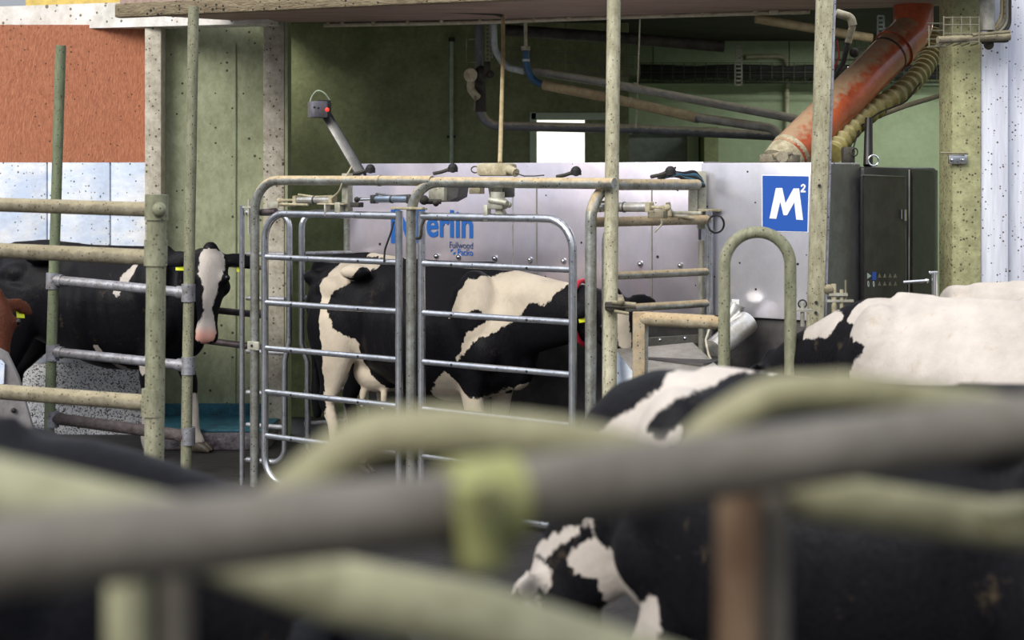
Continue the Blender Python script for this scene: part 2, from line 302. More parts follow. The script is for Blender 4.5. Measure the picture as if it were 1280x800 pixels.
# ------------------------------------------------------------------ cows
def catmull(keys, per=6):
    keys = np.array(keys, float); k = len(keys); out = []
    for i in range(k-1):
        p0 = keys[max(i-1,0)]; p1 = keys[i]; p2 = keys[i+1]; p3 = keys[min(i+2,k-1)]
        for j in range(per):
            t = j/per; out.append(.5*((2*p1)+(-p0+p2)*t+(2*p0-5*p1+4*p2-p3)*t*t+(-p0+3*p1-3*p2+p3)*t**3))
    out.append(keys[-1]); return np.array(out)
def loft(mb, keys, side=None, n=28, top=0., per=6, upv=Vector((0,0,1))):
    """keys: (x, y, z, half-width, half-height); cross-sections stand across the path"""
    K = catmull(keys, per); K[:,3:] = np.maximum(K[:,3:], .006); pts = [Vector(k[:3]) for k in K]; rings = []
    for i, k in enumerate(K):
        t = (pts[min(i+1,len(pts)-1)]-pts[max(i-1,0)]).normalized()
        s = (side or upv.cross(t)).normalized() if side is None else side; s = (s-t*s.dot(t)).normalized(); u = t.cross(s).normalized()
        ring = []
        for j in range(n):
            a = 2*math.pi*j/n; c = math.cos(a); w = math.sin(a)*k[3]
            if c > 0: w *= 1-top*c*c
            ring.append(pts[i]+s*w+u*(c*k[4]))
        rings.append(ring)
    m = len(rings); vs = [v for g in rings for v in g]+[pts[0], pts[-1]]; fs = []
    for i in range(m-1):
        for j in range(n): fs.append([i*n+j, i*n+(j+1) % n, (i+1)*n+(j+1) % n, (i+1)*n+j])
    for j in range(n): fs.append([m*n, (j+1) % n, j]); fs.append([m*n+1, (m-1)*n+j, (m-1)*n+(j+1) % n])
    mb.add(vs, fs)

def sdpoly(P, poly):
    """signed distance (positive inside) of points P (k,2) to a polygon"""
    poly = np.array(poly, float); d = np.full(len(P), 1e9); ins = np.zeros(len(P), bool); k = len(poly)
    for i in range(k):
        a = poly[i]; b = poly[(i+1) % k]; e = b-a; w = P-a
        t = np.clip((w@e)/(e@e), 0, 1); d = np.minimum(d, np.linalg.norm(w-t[:,None]*e, axis=1))
        c = ((a[1] > P[:,1]) != (b[1] > P[:,1])) & (P[:,0] < (b[0]-a[0])*(P[:,1]-a[1])/((b[1]-a[1]) if b[1] != a[1] else 1e-9)+a[0])
        ins ^= c
    return np.where(ins, d, -d)

def coat(name, dark, white, amp=.035, rough=.5, dirt=(.30,.22,.12), dirtamt=.35, sheen=.0):
    m = bpy.data.materials.new(name); m.use_nodes = True; nt = m.node_tree; n = nt.nodes; l = nt.links; b = n['Principled BSDF']
    at = n.new('ShaderNodeAttribute'); at.attribute_name = 'coat'; pk = n.new('ShaderNodeAttribute'); pk.attribute_name = 'pink'
    tc = n.new('ShaderNodeTexCoord')
    def noise(sc, det=5, r=.6, st=(1,1,1)):
        mp = n.new('ShaderNodeMapping'); mp.inputs['Scale'].default_value = st; l.new(tc.outputs['Object'], mp.inputs[0])
        x = n.new('ShaderNodeTexNoise'); x.inputs['Scale'].default_value = sc; x.inputs['Detail'].default_value = det; x.inputs['Roughness'].default_value = r; l.new(mp.outputs[0], x.inputs['Vector']); return x.outputs[0]
    def math_(op, a, bb, c=None):
        x = n.new('ShaderNodeMath'); x.operation = op
        for i, v in enumerate((a, bb, c)):
            if v is None: continue
            if isinstance(v, (int, float)): x.inputs[i].default_value = v
            else: l.new(v, x.inputs[i])
        return x.outputs[0]
    def mix(f, a, bb):
        x = n.new('ShaderNodeMix'); x.data_type = 'RGBA'; l.new(f, x.inputs[0])
        for i, v in ((6, a), (7, bb)):
            if isinstance(v, tuple): x.inputs[i].default_value = (*v, 1)
            else: l.new(v, x.inputs[i])
        return x.outputs[2]
    def rng(a, lo, hi):
        r = n.new('ShaderNodeMapRange'); r.inputs[1].default_value = lo; r.inputs[2].default_value = hi; l.new(a, r.inputs[0]); return r.outputs[0]
    nn = math_('SUBTRACT', noise(16, 4, .7, (1,1,.55)), .5)
    v = math_('MULTIPLY_ADD', nn, amp*2.6, at.outputs['Fac']); edge = rng(v, -.003, .004)
    dk = mix(rng(noise(60, 3), .3, .75), dark, tuple(c*1.6+.001 for c in dark))
    dk = mix(math_('MULTIPLY', rng(noise(7, 8, .75), .60, .72), dirtamt*.6), dk, tuple(c*.6 for c in dirt))
    wh = mix(rng(noise(5, 6), .35, .7), white, tuple(c*.72 for c in white))
    wh = mix(math_('MULTIPLY', rng(noise(9, 8, .75), .58, .75), dirtamt), wh, dirt)
    wh = mix(pk.outputs['Fac'], wh, (.62,.33,.27))
    l.new(mix(edge, dk, wh), b.inputs['Base Color']); b.inputs['Roughness'].default_value = rough
    b.inputs['Specular IOR Level'].default_value = .10; b.inputs['Sheen Weight'].default_value = sheen; b.inputs['Sheen Roughness'].default_value = .4
    bp = n.new('ShaderNodeBump'); bp.inputs['Strength'].default_value = .25; bp.inputs['Distance'].default_value = .012
    l.new(math_('ADD', noise(110, 2, .5, (1,1,.3)), noise(12, 3)), bp.inputs['Height']); l.new(bp.outputs[0], b.inputs['Normal'])
    return m
M['coat'] = coat('holstein_coat', (.0045,.0042,.0055), (.66,.57,.45))
M['coat_clean'] = coat('holstein_coat_pale', (.0045,.0045,.006), (.52,.47,.425), amp=.03, dirtamt=.55)
M['coat_brown'] = coat('red_brown_coat', (.07,.022,.012), (.7,.6,.5))

class Cow:
    def __init__(s, base, f, sc=1.0, zs=1.0):
        s.base = Vector((base[0], base[1], 0)); s.f = Vector((f[0], f[1], 0)).normalized(); s.l = Vector((-s.f.y, s.f.x, 0)); s.sc = sc; s.zs = zs
    def w(s, p): return s.base+s.f*(p[0]*s.sc)+s.l*(p[1]*s.sc)+Z*(p[2]*s.sc*s.zs)
    def loc(s, wp): d = Vector(wp)-s.base; return Vector((d.dot(s.f)/s.sc, d.dot(s.l)/s.sc, d.z/s.sc/s.zs))
    def px(s, px, py, y=-.33):
        """the (x, z) at which a ray of the photograph meets the cow's flank"""
        r = Vector(((px-640)/F, 1, -(py-HZ)/F)); o = Vector((0,0,H)); pl = s.base+s.l*(y*s.sc); t = (pl-o).dot(s.l)/r.dot(s.l)
        q = s.loc(o+r*t); return (q.x, q.z)
    def build(s, label, poll, muz, up=(0,0,1), patches=(), holes=(), blaze=None, m='coat', voxel=.018, hs=1.0, legs=None, tailx=0, udder=True, group=None, tags=1, socks=None, neckbow=0, collar=False):
        mb = MB()
        loft(mb, [(-.03,0,1.24,.05,.08),(.0,0,1.24,.12,.15),(.1,0,1.20,.22,.24),(.28,0,1.15,.255,.315),(.5,0,1.10,.275,.365),(.72,0,1.05,.31,.385),(.95,0,1.01,.365,.42),
                  (1.18,0,1.01,.365,.425),(1.36,0,1.04,.32,.41),(1.52,0,1.06,.255,.375),(1.66,0,1.08,.18,.29),(1.74,0,1.08,.10,.18)], n=36, top=.38)
        for sg in (-1, 1):
            mb.sphere((.5, sg*.225, 1.375), .075, (1.5,1,.7)); mb.sphere((.03, sg*.11, 1.32), .06, (1.3,.9,.9))          # hook and pin bones
            mb.sphere((.27, sg*.19, 1.25), .10, (1.4,.8,.9)); mb.sphere((1.42, sg*.17, 1.14), .21, (.75,.72,1.35)); mb.sphere((1.5, sg*.19, .93), .14, (.9,.8,1))
            dxh = (legs or (0,0,0,0))[0 if sg < 0 else 1]; dxf = (legs or (0,0,0,0))[2 if sg < 0 else 3]
            loft(mb, [(.33,sg*.17,1.16,.12,.24),(.30,sg*.20,.98,.12,.22),(.25+dxh*.3,sg*.205,.80,.085,.15),(.17+dxh*.6,sg*.20,.63,.05,.085),(.10+dxh*.8,sg*.195,.52,.042,.062),
                      (.12+dxh,sg*.195,.40,.034,.042),(.14+dxh,sg*.195,.25,.031,.036),(.16+dxh,sg*.195,.145,.04,.045),(.20+dxh,sg*.195,.075,.042,.052),(.21+dxh,sg*.195,.05,.04,.05)], side=Vector((0,1,0)), n=18, per=4)
            loft(mb, [(1.44,sg*.18,1.0,.09,.16),(1.42,sg*.185,.84,.085,.125),(1.40+dxf*.3,sg*.185,.68,.058,.08),(1.42+dxf*.7,sg*.18,.50,.050,.058),(1.42+dxf*.8,sg*.18,.44,.042,.046),
                      (1.42+dxf,sg*.18,.28,.032,.036),(1.42+dxf,sg*.18,.15,.041,.044),(1.45+dxf,sg*.18,.08,.042,.05),(1.46+dxf,sg*.18,.05,.04,.05)], side=Vector((0,1,0)), n=18, per=4)
        if udder:
            mb.sphere((.52, 0, .72), .17, (1.2,.85,.8))
            for a in (.44, .62):
                for sg in (-1, 1): mb.tube([(a, sg*.08, .60), (a, sg*.085, .49)], [.03, .017], n=10)
        mb.sphere((1.60, 0, .86), .15, (.9,.75,1.2)) # brisket
        poll = Vector(poll); dirv = Vector(muz).normalized(); upv = Vector(up); upv = (upv-dirv*upv.dot(dirv)).normalized(); sd = upv.cross(dirv).normalized()
        def hp(x, y, z): return poll+(dirv*x+sd*y+upv*z)*hs
        nb = Vector((1.45, 0, 1.13)); nk0 = Vector((1.62, 0, 1.15)); e1 = hp(.07, 0, -.05); mid = (nk0+e1)/2+Vector((0,0,neckbow))
        loft(mb, [(*nb,.17,.30),(*nk0,.15,.27),(*mid,.115,.19),(*(mid*.4+e1*.6),.10,.155),(*e1,.085,.11)], n=24, side=None, per=5)
        # ridge of the spine, tail
        mb.tube([(-.02,0,1.37),(.12,0,1.43),(.4,0,1.462),(.8,0,1.435),(1.2,0,1.43),(1.45,0,1.435)], [.03,.045,.035,.03,.03,.035], n=10)
        tl = catmull([(.06,0,1.42,.04,.04),(-.04,tailx*.1,1.40,.035,.035),(-.09,tailx*.3,1.2,.028,.028),(-.10,tailx*.6,.95,.024,.024),(-.09,tailx*.8,.7,.026,.026),(-.08,tailx,.52,.045,.045),(-.08,tailx,.36,.03,.03)], 4)
        mb.tube([Vector(k[:3]) for k in tl], [k[3] for k in tl], n=10)
        # head
        hk = [(-.035,0,-.03,.03,.03),(-.01,0,-.03,.075,.075),(.06,0,-.04,.105,.105),(.15,0,-.045,.118,.12),(.24,0,-.05,.098,.115),(.34,0,-.045,.072,.092),(.43,0,-.04,.064,.072),(.50,0,-.038,.074,.068),(.545,0,-.038,.070,.055),(.565,0,-.04,.04,.03)]
        loft(mb, [(*hp(k[0],k[1],k[2]), k[3]*hs, k[4]*hs) for k in hk], side=sd, n=26)
        mb.tube([hp(.15,0,-.14), hp(.3,0,-.125), hp(.45,0,-.09), hp(.50,0,-.08)], [.06*hs,.045*hs,.04*hs,.025*hs], n=12)
        for sg in (-1, 1):
            mb.sphere(hp(.165, sg*.098, .025), .036*hs); mb.sphere(hp(.20, sg*.075, -.07), .06*hs)
            loft(mb, [(*hp(.035,sg*.085,-.02),.03,.026),(*hp(.03,sg*.14,-.03),.05,.022),(*hp(.035,sg*.20,-.045),.06,.018),(*hp(.05,sg*.26,-.07),.045,.015),(*hp(.065,sg*.30,-.09),.012,.01)], side=dirv, n=14)
        mb.sphere(hp(-.02, 0, .01), .05*hs, (1,1,1))
        me = bpy.data.meshes.new('cow_raw'); me.from_pydata([tuple(v) for v in mb.v], [], mb.f); me.update()
        bm = bmesh.new(); bm.from_mesh(me); bmesh.ops.recalc_face_normals(bm, faces=bm.faces); bm.to_mesh(me); bm.free()
        ob = bpy.data.objects.new('cow_raw', me); C.objects.link(ob)
        r = ob.modifiers.new('r', 'REMESH'); r.mode = 'VOXEL'; r.voxel_size = voxel
        sm = ob.modifiers.new('s', 'SMOOTH'); sm.factor = .5; sm.iterations = 5
        dg = bpy.context.evaluated_depsgraph_get(); me2 = bpy.data.meshes.new_from_object(ob.evaluated_get(dg)); bpy.data.objects.remove(ob)
        k = len(me2.vertices); co = np.empty(k*3); me2.vertices.foreach_get('co', co); co = co.reshape(-1, 3)
        # fine anatomy: ribs and flank hollow
        rib = (np.clip((co[:,0]-.7)/.2, 0, 1)*np.clip((1.4-co[:,0])/.2, 0, 1)*np.clip((1.32-co[:,2])/.1, 0, 1)*np.clip((co[:,2]-.75)/.1, 0, 1))
        sgn = np.sign(co[:,1]); co[:,1] += sgn*.003*rib*np.sin((co[:,0]+.25*co[:,2])*2*math.pi/.095)
        hol = np.exp(-(((co[:,0]-.70)/.12)**2+((co[:,2]-1.27)/.09)**2)); co[:,1] -= sgn*.05*hol*np.clip(abs(co[:,1])/.1, 0, 1)
        thg = np.exp(-(((co[:,0]-.56)/.05)**2+((co[:,2]-.98)/.22)**2)); co[:,1] -= sgn*.03*thg*np.clip(abs(co[:,1])/.1, 0, 1)
        # coat
        cv = np.full(k, -1.); P = co[:,[0,2]]; hd = np.array([dirv, sd, upv]); H_ = (co-np.array(poll))@hd.T/hs
        bodymask = ~((H_[:,0] > -.02) & (H_[:,0] < .62) & (abs(H_[:,1]) < .34) & (abs(H_[:,2]) < .2) & (co[:,0] > 1.7))
        for pg in patches: cv = np.maximum(cv, np.where(bodymask, sdpoly(P, pg), -1))
        for pg in holes: cv = np.where(bodymask, np.minimum(cv, -sdpoly(P, pg)), cv)
        if socks: cv = np.maximum(cv, np.where(bodymask, (socks-co[:,2]), -1))
        pink = np.zeros(k)
        if blaze:
            bx = np.array([q[0] for q in blaze]); bw = np.array([q[1] for q in blaze]); bo = np.array([q[2] for q in blaze])
            wv = np.interp(H_[:,0], bx, bw); of = np.interp(H_[:,0], bx, bo)
            b = np.minimum(wv-abs(H_[:,1]-of), H_[:,2]+.06); b = np.minimum(b, np.minimum(H_[:,0]-bx[0]+.02, .60-H_[:,0])); cv = np.where(~bodymask, b, cv)
            pink = np.where(~bodymask, np.clip((H_[:,0]-.46)/.06, 0, 1), 0)
        cv = np.clip(cv, -1, .5)
        wc = np.empty_like(co)
        for i, ax in enumerate((s.f, s.l)): pass
        wc = np.outer(co[:,0]*s.sc, np.array(s.f))+np.outer(co[:,1]*s.sc, np.array(s.l))+np.outer(co[:,2]*s.sc*s.zs, np.array(Z))
        # the Empty stands at the base; the body mesh carries its own shape around it
        me2.vertices.foreach_set('co', wc.ravel()); me2.update()
        for nm, ar in (('coat', cv), ('pink', pink)):
            a = me2.attributes.new(nm, 'FLOAT', 'POINT'); a.data.foreach_set('value', ar.astype(np.float32))
        me2.polygons.foreach_set('use_smooth', [True]*len(me2.polygons)); me2.materials.clear(); me2.materials.append(M[m]); me2.name = 'body'
        root = thing('cow', label, 'cow', s.base, group)
        b = bpy.data.objects.new('body', me2); C.objects.link(b); b.parent = root
        T = lambda mbx: MB().add([s.w(v) for v in mbx.v], mbx.f)
        for sg in (-1, 1):
            obj('eye', T(MB().sphere(hp(.165, sg*.112, .036), .021*hs)), 'eye', root)
            obj('nostril', T(MB().sphere(hp(.548, sg*.036, -.018), .017*hs, (.8,.9,1))), 'nostril', root)
            dxh = (legs or (0,0,0,0))[0 if sg < 0 else 1]; dxf = (legs or (0,0,0,0))[2 if sg < 0 else 3]
            for xx in (.215+dxh, 1.47+dxf):
                h = MB()
                for q in (-1, 1): loft(h, [(xx-.05,sg*(.195 if xx < 1 else .18)+q*.023,.035,.02,.034),(xx,sg*(.195 if xx < 1 else .18)+q*.024,.04,.025,.04),(xx+.05,sg*(.195 if xx < 1 else .18)+q*.024,.028,.022,.028),(xx+.085,sg*(.195 if xx < 1 else .18)+q*.02,.012,.012,.012)], side=Vector((0,1,0)), n=12, per=3)
                obj('hoof', T(h), 'hoof', root)
            if tags and (tags == 2 or sg == tags):
                tg = MB(); c = hp(.075, sg*.19, -.055); R = Matrix((sd, dirv, upv)).transposed()
                tg.box(c, (.055, .065, .004), R=R, bev=.0015); tg.box(c-dirv*.04, (.02, .03, .006), R=R)
                tb = obj('ear_tag', T(tg), 'yellow_tag', root, label='yellow ear tag')
        if collar:
            cc = mid*.6+e1*.4; t = (e1-nk0).normalized(); s2 = Vector((0,1,0)); u2 = t.cross(s2).normalized()
            obj('collar', T(MB().tube([cc+s2*(math.cos(a)*.125)+u2*(math.sin(a)*.19) for a in [2*math.pi*i/24 for i in range(24)]], .014, closed=True, n=8)), 'red_band', root, label='red neck strap')
        return root

# cow standing in the milking stall
cs = Cow(SP(.12, .56, 0), U, zs=1.0)
P = lambda *l: [cs.px(x, y) for x, y in l]
cs_p = [P((388,340),(392,330),(418,326),(442,333),(434,345),(420,353),(410,362),(404,372),(405,385),(412,412),(424,420),(435,428),(436,470),(445,482),(462,500),(480,512),(470,530),(458,520),(462,620),(385,620),(398,430),(393,380)),
        P((556,400),(565,376),(575,352),(600,342),(622,325),(660,322),(690,345),(672,362),(655,384),(640,380),(622,404),(610,412),(590,425),(576,442),(562,458),(582,415),(600,402),(590,388),(570,392)),
        P((420,322),(436,300),(500,300),(495,324),(450,327)),
        P((524,492),(552,464),(560,480),(575,502),(600,492),(640,480),(660,474),(700,484),(690,510),(660,580),(520,580))]
cs_h = [P((440,345),(430,420),(445,470),(470,492),(505,508),(506,330))]
cs.build('black and white cow being milked inside the tubular steel stall', poll=(2.33,-.04,1.28), muz=(.30,-.12,-.95), up=(.75,-.6,.2), patches=cs_p, blaze=[(0,.05,0),(.15,.045,0),(.35,.03,0),(.5,.07,0),(.6,.07,0)],
         m='coat', tags=-1, tailx=.05, legs=(.16,-.02,.02,-.1), voxel=.016, collar=True)

# cow watching from the left
cl = Cow((-3.80, 11.90), (.94, -.342), zs=1.02)
P = lambda *l: [cl.px(x, y, -.3) for x, y in l]
pw = cl.loc(W(263, 316, 10.93)); mw = cl.loc(W(258, 414, 10.78)); dcam = (cl.loc(Vector((-.2*2.0,0,1.9)))-cl.loc(Vector((-.2*2,0,0))))
fw = Vector((Vector((.12,-1,.1)).dot(cl.f), Vector((.12,-1,.1)).dot(cl.l), .1))
cl.build('black cow with a white face turned to the camera behind the tall pole', poll=pw, muz=(mw-pw), up=fw, hs=1.08, voxel=.016,
         patches=[P((168,303),(180,306),(170,322),(160,345),(150,372),(143,366),(148,345),(156,325)), P((118,430),(124,432),(126,445),(118,440)), P((130,455),(142,460),(145,475),(150,492),(144,500),(136,478)),
                  P((50,470),(90,462),(130,470),(105,490),(60,490)), P((165,452),(182,442),(196,470),(170,470))], socks=.42,
         blaze=[(-.02,.055,.012),(.05,.08,.012),(.13,.075,.012),(.24,.045,.01),(.36,.03,.005),(.44,.05,0),(.50,.066,-.004),(.545,.058,-.01),(.57,.02,-.01),(.62,.0,0)], tags=2, tailx=0, legs=(.1,-.12,-.05,.12), udder=False, m='coat_clean', neckbow=.02)
# pale cow at the right
wx, wy = pxx(1128,7.6), 7.6; f3 = Vector((-.62,.78,0)).normalized()
c3 = Cow((wx-f3.x*1.42, wy-f3.y*1.42), f3, zs=.985)
P = lambda *l: [c3.px(x, y, .3) for x, y in l]
c3.build('mostly white cow with a black neck standing in front of the black cabinet', poll=(2.22,.02,1.06), muz=(.5,0,-.85), up=(.85,0,.5), m='coat_clean', udder=False, voxel=.02, tags=0, neckbow=.02,
         patches=[[(-.3,.0),(1.44,.0),(1.42,.9),(1.50,1.08),(1.40,1.22),(1.66,1.31),(1.64,1.38),(1.55,1.6),(-.3,1.6)], [(1.76,1.22),(1.95,1.20),(2.0,1.28),(1.8,1.36),(1.68,1.34)]], blaze=[(0,.03,0),(.6,.03,0)])
# mottled cow in the middle foreground
wx, wy = pxx(890,4.7), 4.7; f4 = Vector((-.78,.62,0)).normalized()
c4 = Cow((wx-f4.x*1.42, wy-f4.y*1.42), f4, zs=.985)
P = lambda *l: [c4.px(x, y, .2) for x, y in l]
c4.build('black and white cow behind the foreground rail, seen over its shoulders', legs=(0,0,0,.28), hs=1.1, poll=(1.97,.05,.80), muz=(.12,0,-.98), up=(.8,0,.6), m='coat_clean', udder=False, voxel=.022, tags=0,
         patches=[P((795,440),(1000,440),(1010,470),(930,475),(900,500),(870,530),(860,560),(700,560),(745,532),(780,510),(800,490)), P((690,700),(725,675),(760,705),(790,722),(800,760),(838,735),(832,840),(700,840)), P((640,690),(720,650),(730,660),(660,705))],  # last polygon: narrow pale streak drawn into the coat white
         holes=[P((880,474),(918,474),(912,496),(880,520),(850,540),(822,536),(850,500))], blaze=[(0,.5,0),(.6,.5,0)])
# dark cow left foreground
c5 = Cow((pxx(-10,3.35)-1.4, 3.45), (1,-.04), zs=1.015)
c5.build('black cow standing through the left foreground behind the rail', poll=(2.12,0,1.12), muz=(.5,0,-.8), up=(.8,0,.5), m='coat_clean', udder=False, voxel=.024, tags=0, blaze=None, patches=[[(1.3,.6),(1.4,.6),(1.4,.65)]], neckbow=.05)
# white backed cow at the right edge
c6 = Cow((pxx(1192,8.7), 8.7), (.82,-.57), zs=.965)
c6.build('white backed cow beyond the others by the white pillar', poll=(2.2,0,1.5), muz=(.7,0,-.5), m='coat_clean', voxel=.024, tags=0, patches=[[(-.4,.0),(2.0,.0),(2.0,1.7),(-.4,1.7)]], blaze=None)
# brown cow cut by the left edge
f7 = Vector((.75,-.66,0)).normalized(); pp = W(-6, 376, 9.75)
c7 = Cow((pp.x-f7.x*2.12, pp.y-f7.y*2.12), f7)
c7.build('red brown cow whose head just enters the picture at the left edge', poll=(2.12,0,pp.z+.02), muz=(.35,-.1,-.9), up=(.9,0,.35), m='coat_brown', voxel=.022, tags=2, patches=[[(.9,.5),(1,.5),(1,.55)]], blaze=None)

# ------------------------------------------------------------------ milking stall tubes
zr = [1.474, 1.182, .893, .615, .334]
def gate(label, pl, pr, rl, rr, c, base_px):
    g = thing('stall_gate', label, 'gate', Sz(base_px, 0, c), 'swinging gates on the front of the milking stall')
    al, ar = sa(pl, c), sa(pr, c); T_, B_ = 1.752, .04
    if rl: pts = [SP(ar,c,B_+.0), SP(al,c,B_), SP(al,c,T_), SP(ar,c,T_)]; obj('frame', MB().tube(pts, .0235, fillet=.17), 'galv', g); obj('upright', MB().tube([SP(ar,c,.0), SP(ar,c,T_+.03)], .0235), 'galv', g)
    else: pts = [SP(al,c,B_), SP(ar,c,B_), SP(ar,c,T_), SP(al,c,T_)]; obj('frame', MB().tube(pts, .0235, fillet=.17), 'galv', g); obj('upright', MB().tube([SP(al,c,.0), SP(al,c,T_+.03)], .0235), 'galv', g)
    for z in zr:
        r = obj('rail', MB().tube([SP(al,c,z), SP(ar,c,z)], .0185), 'galv', g)
        bl = MB()
        for t in (.22, .72):
            p = SP(al+(ar-al)*t, c, z)-N*.018; bl.sphere(p, .0075, seg=8)
        obj('bolt', bl, 'black_rough', r)
    return g
g1 = gate('rounded tubular entry gate, left of the two on the stall front', 331, 499, True, False, 0, 331)
br = MB().box(Sz(321, .905, -.0)-N*.03, (.10, .012, .055), rz=SROT, bev=.003); obj('latch_plate', br, 'pale_cast', g1); obj('latch_bolt', MB().sphere(Sz(320,.905,0)-N*.038, .009), 'black_rough', g1)
g2 = gate('rounded tubular exit gate, right of the two on the stall front', 527, 716, False, True, 0, 527)

def arch(label, px, pe, r, zt, c=0, endp=None, m='dusty'):
    e = endp or Sz(pe, zt, c)
    o = obj('stall_arch', MB().tube([Sz(px, 0, c), Sz(px, zt, c), e], r, fillet=.2, n=18), m, base=Sz(px, 0, c)); return tag(o, label, 'stall frame tube')
arch('tall bent frame tube at the left end of the stall', 318.5, 540, .030, 1.962)
o = thing('stall_arch', 'bent frame tube between the two stall gates', 'stall frame tube', Sz(515,0,0))
obj('arch_tube', MB().tube([Sz(514, 0, .0), Sz(514, 1.955, .0), Sz(768, 1.95, .02)], .031, fillet=.2, n=18), 'dusty', o)
obj('sleeve', MB().tube([Sz(473,1.962,0), Sz(476,1.962,0)], .034, n=18), 'dusty', o)
post_top = MB()
for a in (500, 514, 527): post_top.tube([Sz(a, 1.79, 0), Sz(a, 1.80, 0)], .035)
post_top.box(Sz(513.5, 1.80, 0)-N*.03, (.24, .03, .014), rz=SROT, bev=.003)
obj('hinge_strap', post_top, 'sand', o)
o = thing('stall_arch', 'bent frame tube at the right end of the stall reaching the robot wall', 'stall frame tube', Sz(739,0,0))
Q = W(872, 231, 9.35)
obj('arch_tube', MB().tube([Sz(738.5, 0, 0), Sz(738.5, 1.945, 0), Q], .032, fillet=.2, n=18), 'dusty', o)
pt = obj('frame_post', MB().tube([Sz(302.5, .0, 0), Sz(302.5, 1.80, 0)], .017), 'galv', base=Sz(302.5,0,0)); tag(pt, 'thin bare steel post at the far left end of the stall', 'post')
cb = MB().box(Sz(311, 1.79, 0), (.11, .02, .012), rz=SROT).tube([Sz(311, 1.62, 0), Sz(311, 1.84, 0)], .008)
tag(obj('hinge_bracket', cb, 'pale_cast'), 'small pale hinge bracket on top of the thin left stall post', 'bracket')
# rear half loops seen through the left gate
def loop(label, pL, pR, top, roundside, d):
    t = thing('race_gate', label, 'gate', W(pR if roundside > 0 else pL, 588, d).xy.to_3d(), 'looped side gates behind the stall entrance')
    xl, xr = pxx(pL, d), pxx(pR, d)
    a = Vector((xl, d+.12*(roundside > 0), 0)); b = Vector((xr, d, 0)) if roundside > 0 else Vector((xr, d+.15, 0)); zz = lambda p, z: Vector((p.x, p.y, z))
    if roundside > 0: pts = [zz(a,.06), zz(b,.06), zz(b,.75), zz(b+Vector((.03,0,0)),.88), zz(b+Vector((.03,0,0)), top), zz(a, top)]
    else: pts = [zz(b,.06), zz(a+Vector((.02,0,0)),.06), zz(a+Vector((.02,0,0)),.72), zz(a-Vector((.02,0,0)),.85), zz(a-Vector((.02,0,0)), top), zz(b, top)]
    obj('frame', MB().tube(pts, .021, fillet=.10), 'galv', t)
    for z in (1.46, 1.16, .80, .52, .30): obj('rail', MB().tube([zz(a, z), zz(b, z)], .016), 'rail_grey', t)
loop('looped side gate, the left one behind the entry gate', 305, 356, 1.74, 1, 10.75)
loop('looped side gate behind the rump of the milked cow', 381, 436, 1.74, -1, 10.9)
tag(obj('back_post', MB().tube([Sz(434,0,1.0), Sz(434,1.93,1.0)], .024), 'dusty', base=Sz(434,0,1.0)), 'galvanised post at the left edge of the steel robot wall', 'post')
# the stall's nose gate beside the robot, at the right
A_ = W(757, 300, 8.95); B_ = W(886, 300, 9.38); at_ = lambda p, z: Vector((p.x, p.y, z))
t = thing('nose_gate', 'head end gate of the stall with dusty top bar, right of the tall pole', 'gate', at_(A_, 0))
obj('frame', MB().tube([at_(A_,0), at_(A_,1.735), at_(B_,1.735)], .022, fillet=.12), 'dusty', t)
obj('upright', MB().tube([at_(B_,.0), at_(B_,1.79)], .026), 'galv', t)
obj('top_bar', MB().tube([at_(A_,1.735)+Vector((-.07,-.08,0)), at_(B_,1.735)], .028), 'dustier', t)
for z in (1.43, 1.245): obj('rail', MB().tube([at_(A_,z), at_(B_,z)], .023), 'dusty', t)
obj('hinge_cap', MB().box(at_(B_,1.79), (.13,.05,.015), bev=.003), 'sand', t)
# bracket post at the beam end
bk = MB().box(W(866,252,9.4), (.05,.05,.26), bev=.004).box(W(877,250,9.42), (.05,.04,.34), bev=.004).tube([W(877,300,9.45), at_(W(877,300,9.45),0)], .02)
tag(obj('beam_bracket', bk, 'pale_cast'), 'pale green stained bracket post holding the beam end at the robot', 'bracket')

# ------------------------------------------------------------------ robot wall with lettering
rw = thing('milking_robot', 'stainless steel milking robot wall with blue lettering', 'milking robot', SP(1.2, 1.05, 0))
aL, aR = sa(437, 1.0), sa(873, 1.0)
def sbox(a0, a1, c0, c1, z0, z1, bev=.004): 
    return MB().box(SP((a0+a1)/2, (c0+c1)/2, (z0+z1)/2), (a1-a0, c1-c0, z1-z0), rz=SROT, bev=bev)
obj('wall_sheet', sbox(aL, aR, 1.0, 1.02, 1.15, 1.955), 'steel', rw)
obj('upper_housing', sbox(sa(455,1.1), aR, 1.06, 1.75, 1.42, 2.075), 'steel', rw)
obj('lower_housing', sbox(aL+.12, aR, 1.06, 1.75, .05, 1.14), 'base_black', rw)
for pxs in (641, 671, 770, 815): obj('panel_seam', sbox(sa(pxs,1.0)-.003, sa(pxs,1.0)+.003, .994, 1.0, 1.16, 1.95, 0), 'steel_tray' if pxs != 641 else 'alu', rw)
for pxs in (545, 573, 618, 662, 704, 800, 850):
    obj('bolt', MB().sphere(Sz(pxs, 1.455, .99), .012, seg=10).tube([Sz(pxs,1.455,1.0), Sz(pxs,1.455,.985)], .016, n=10), 'chrome', rw)
for pxs, pys in ((475, 305), (822, 321), (847,237)): obj('screw_hole', MB().tube([S(pxs,pys,1.0), S(pxs,pys,.996)], .009, n=10), 'black_rough', rw)
obj('shadow_gap', sbox(aL+.12, aR, 1.0, 1.06, 1.12, 1.15), 'black_rough', rw)

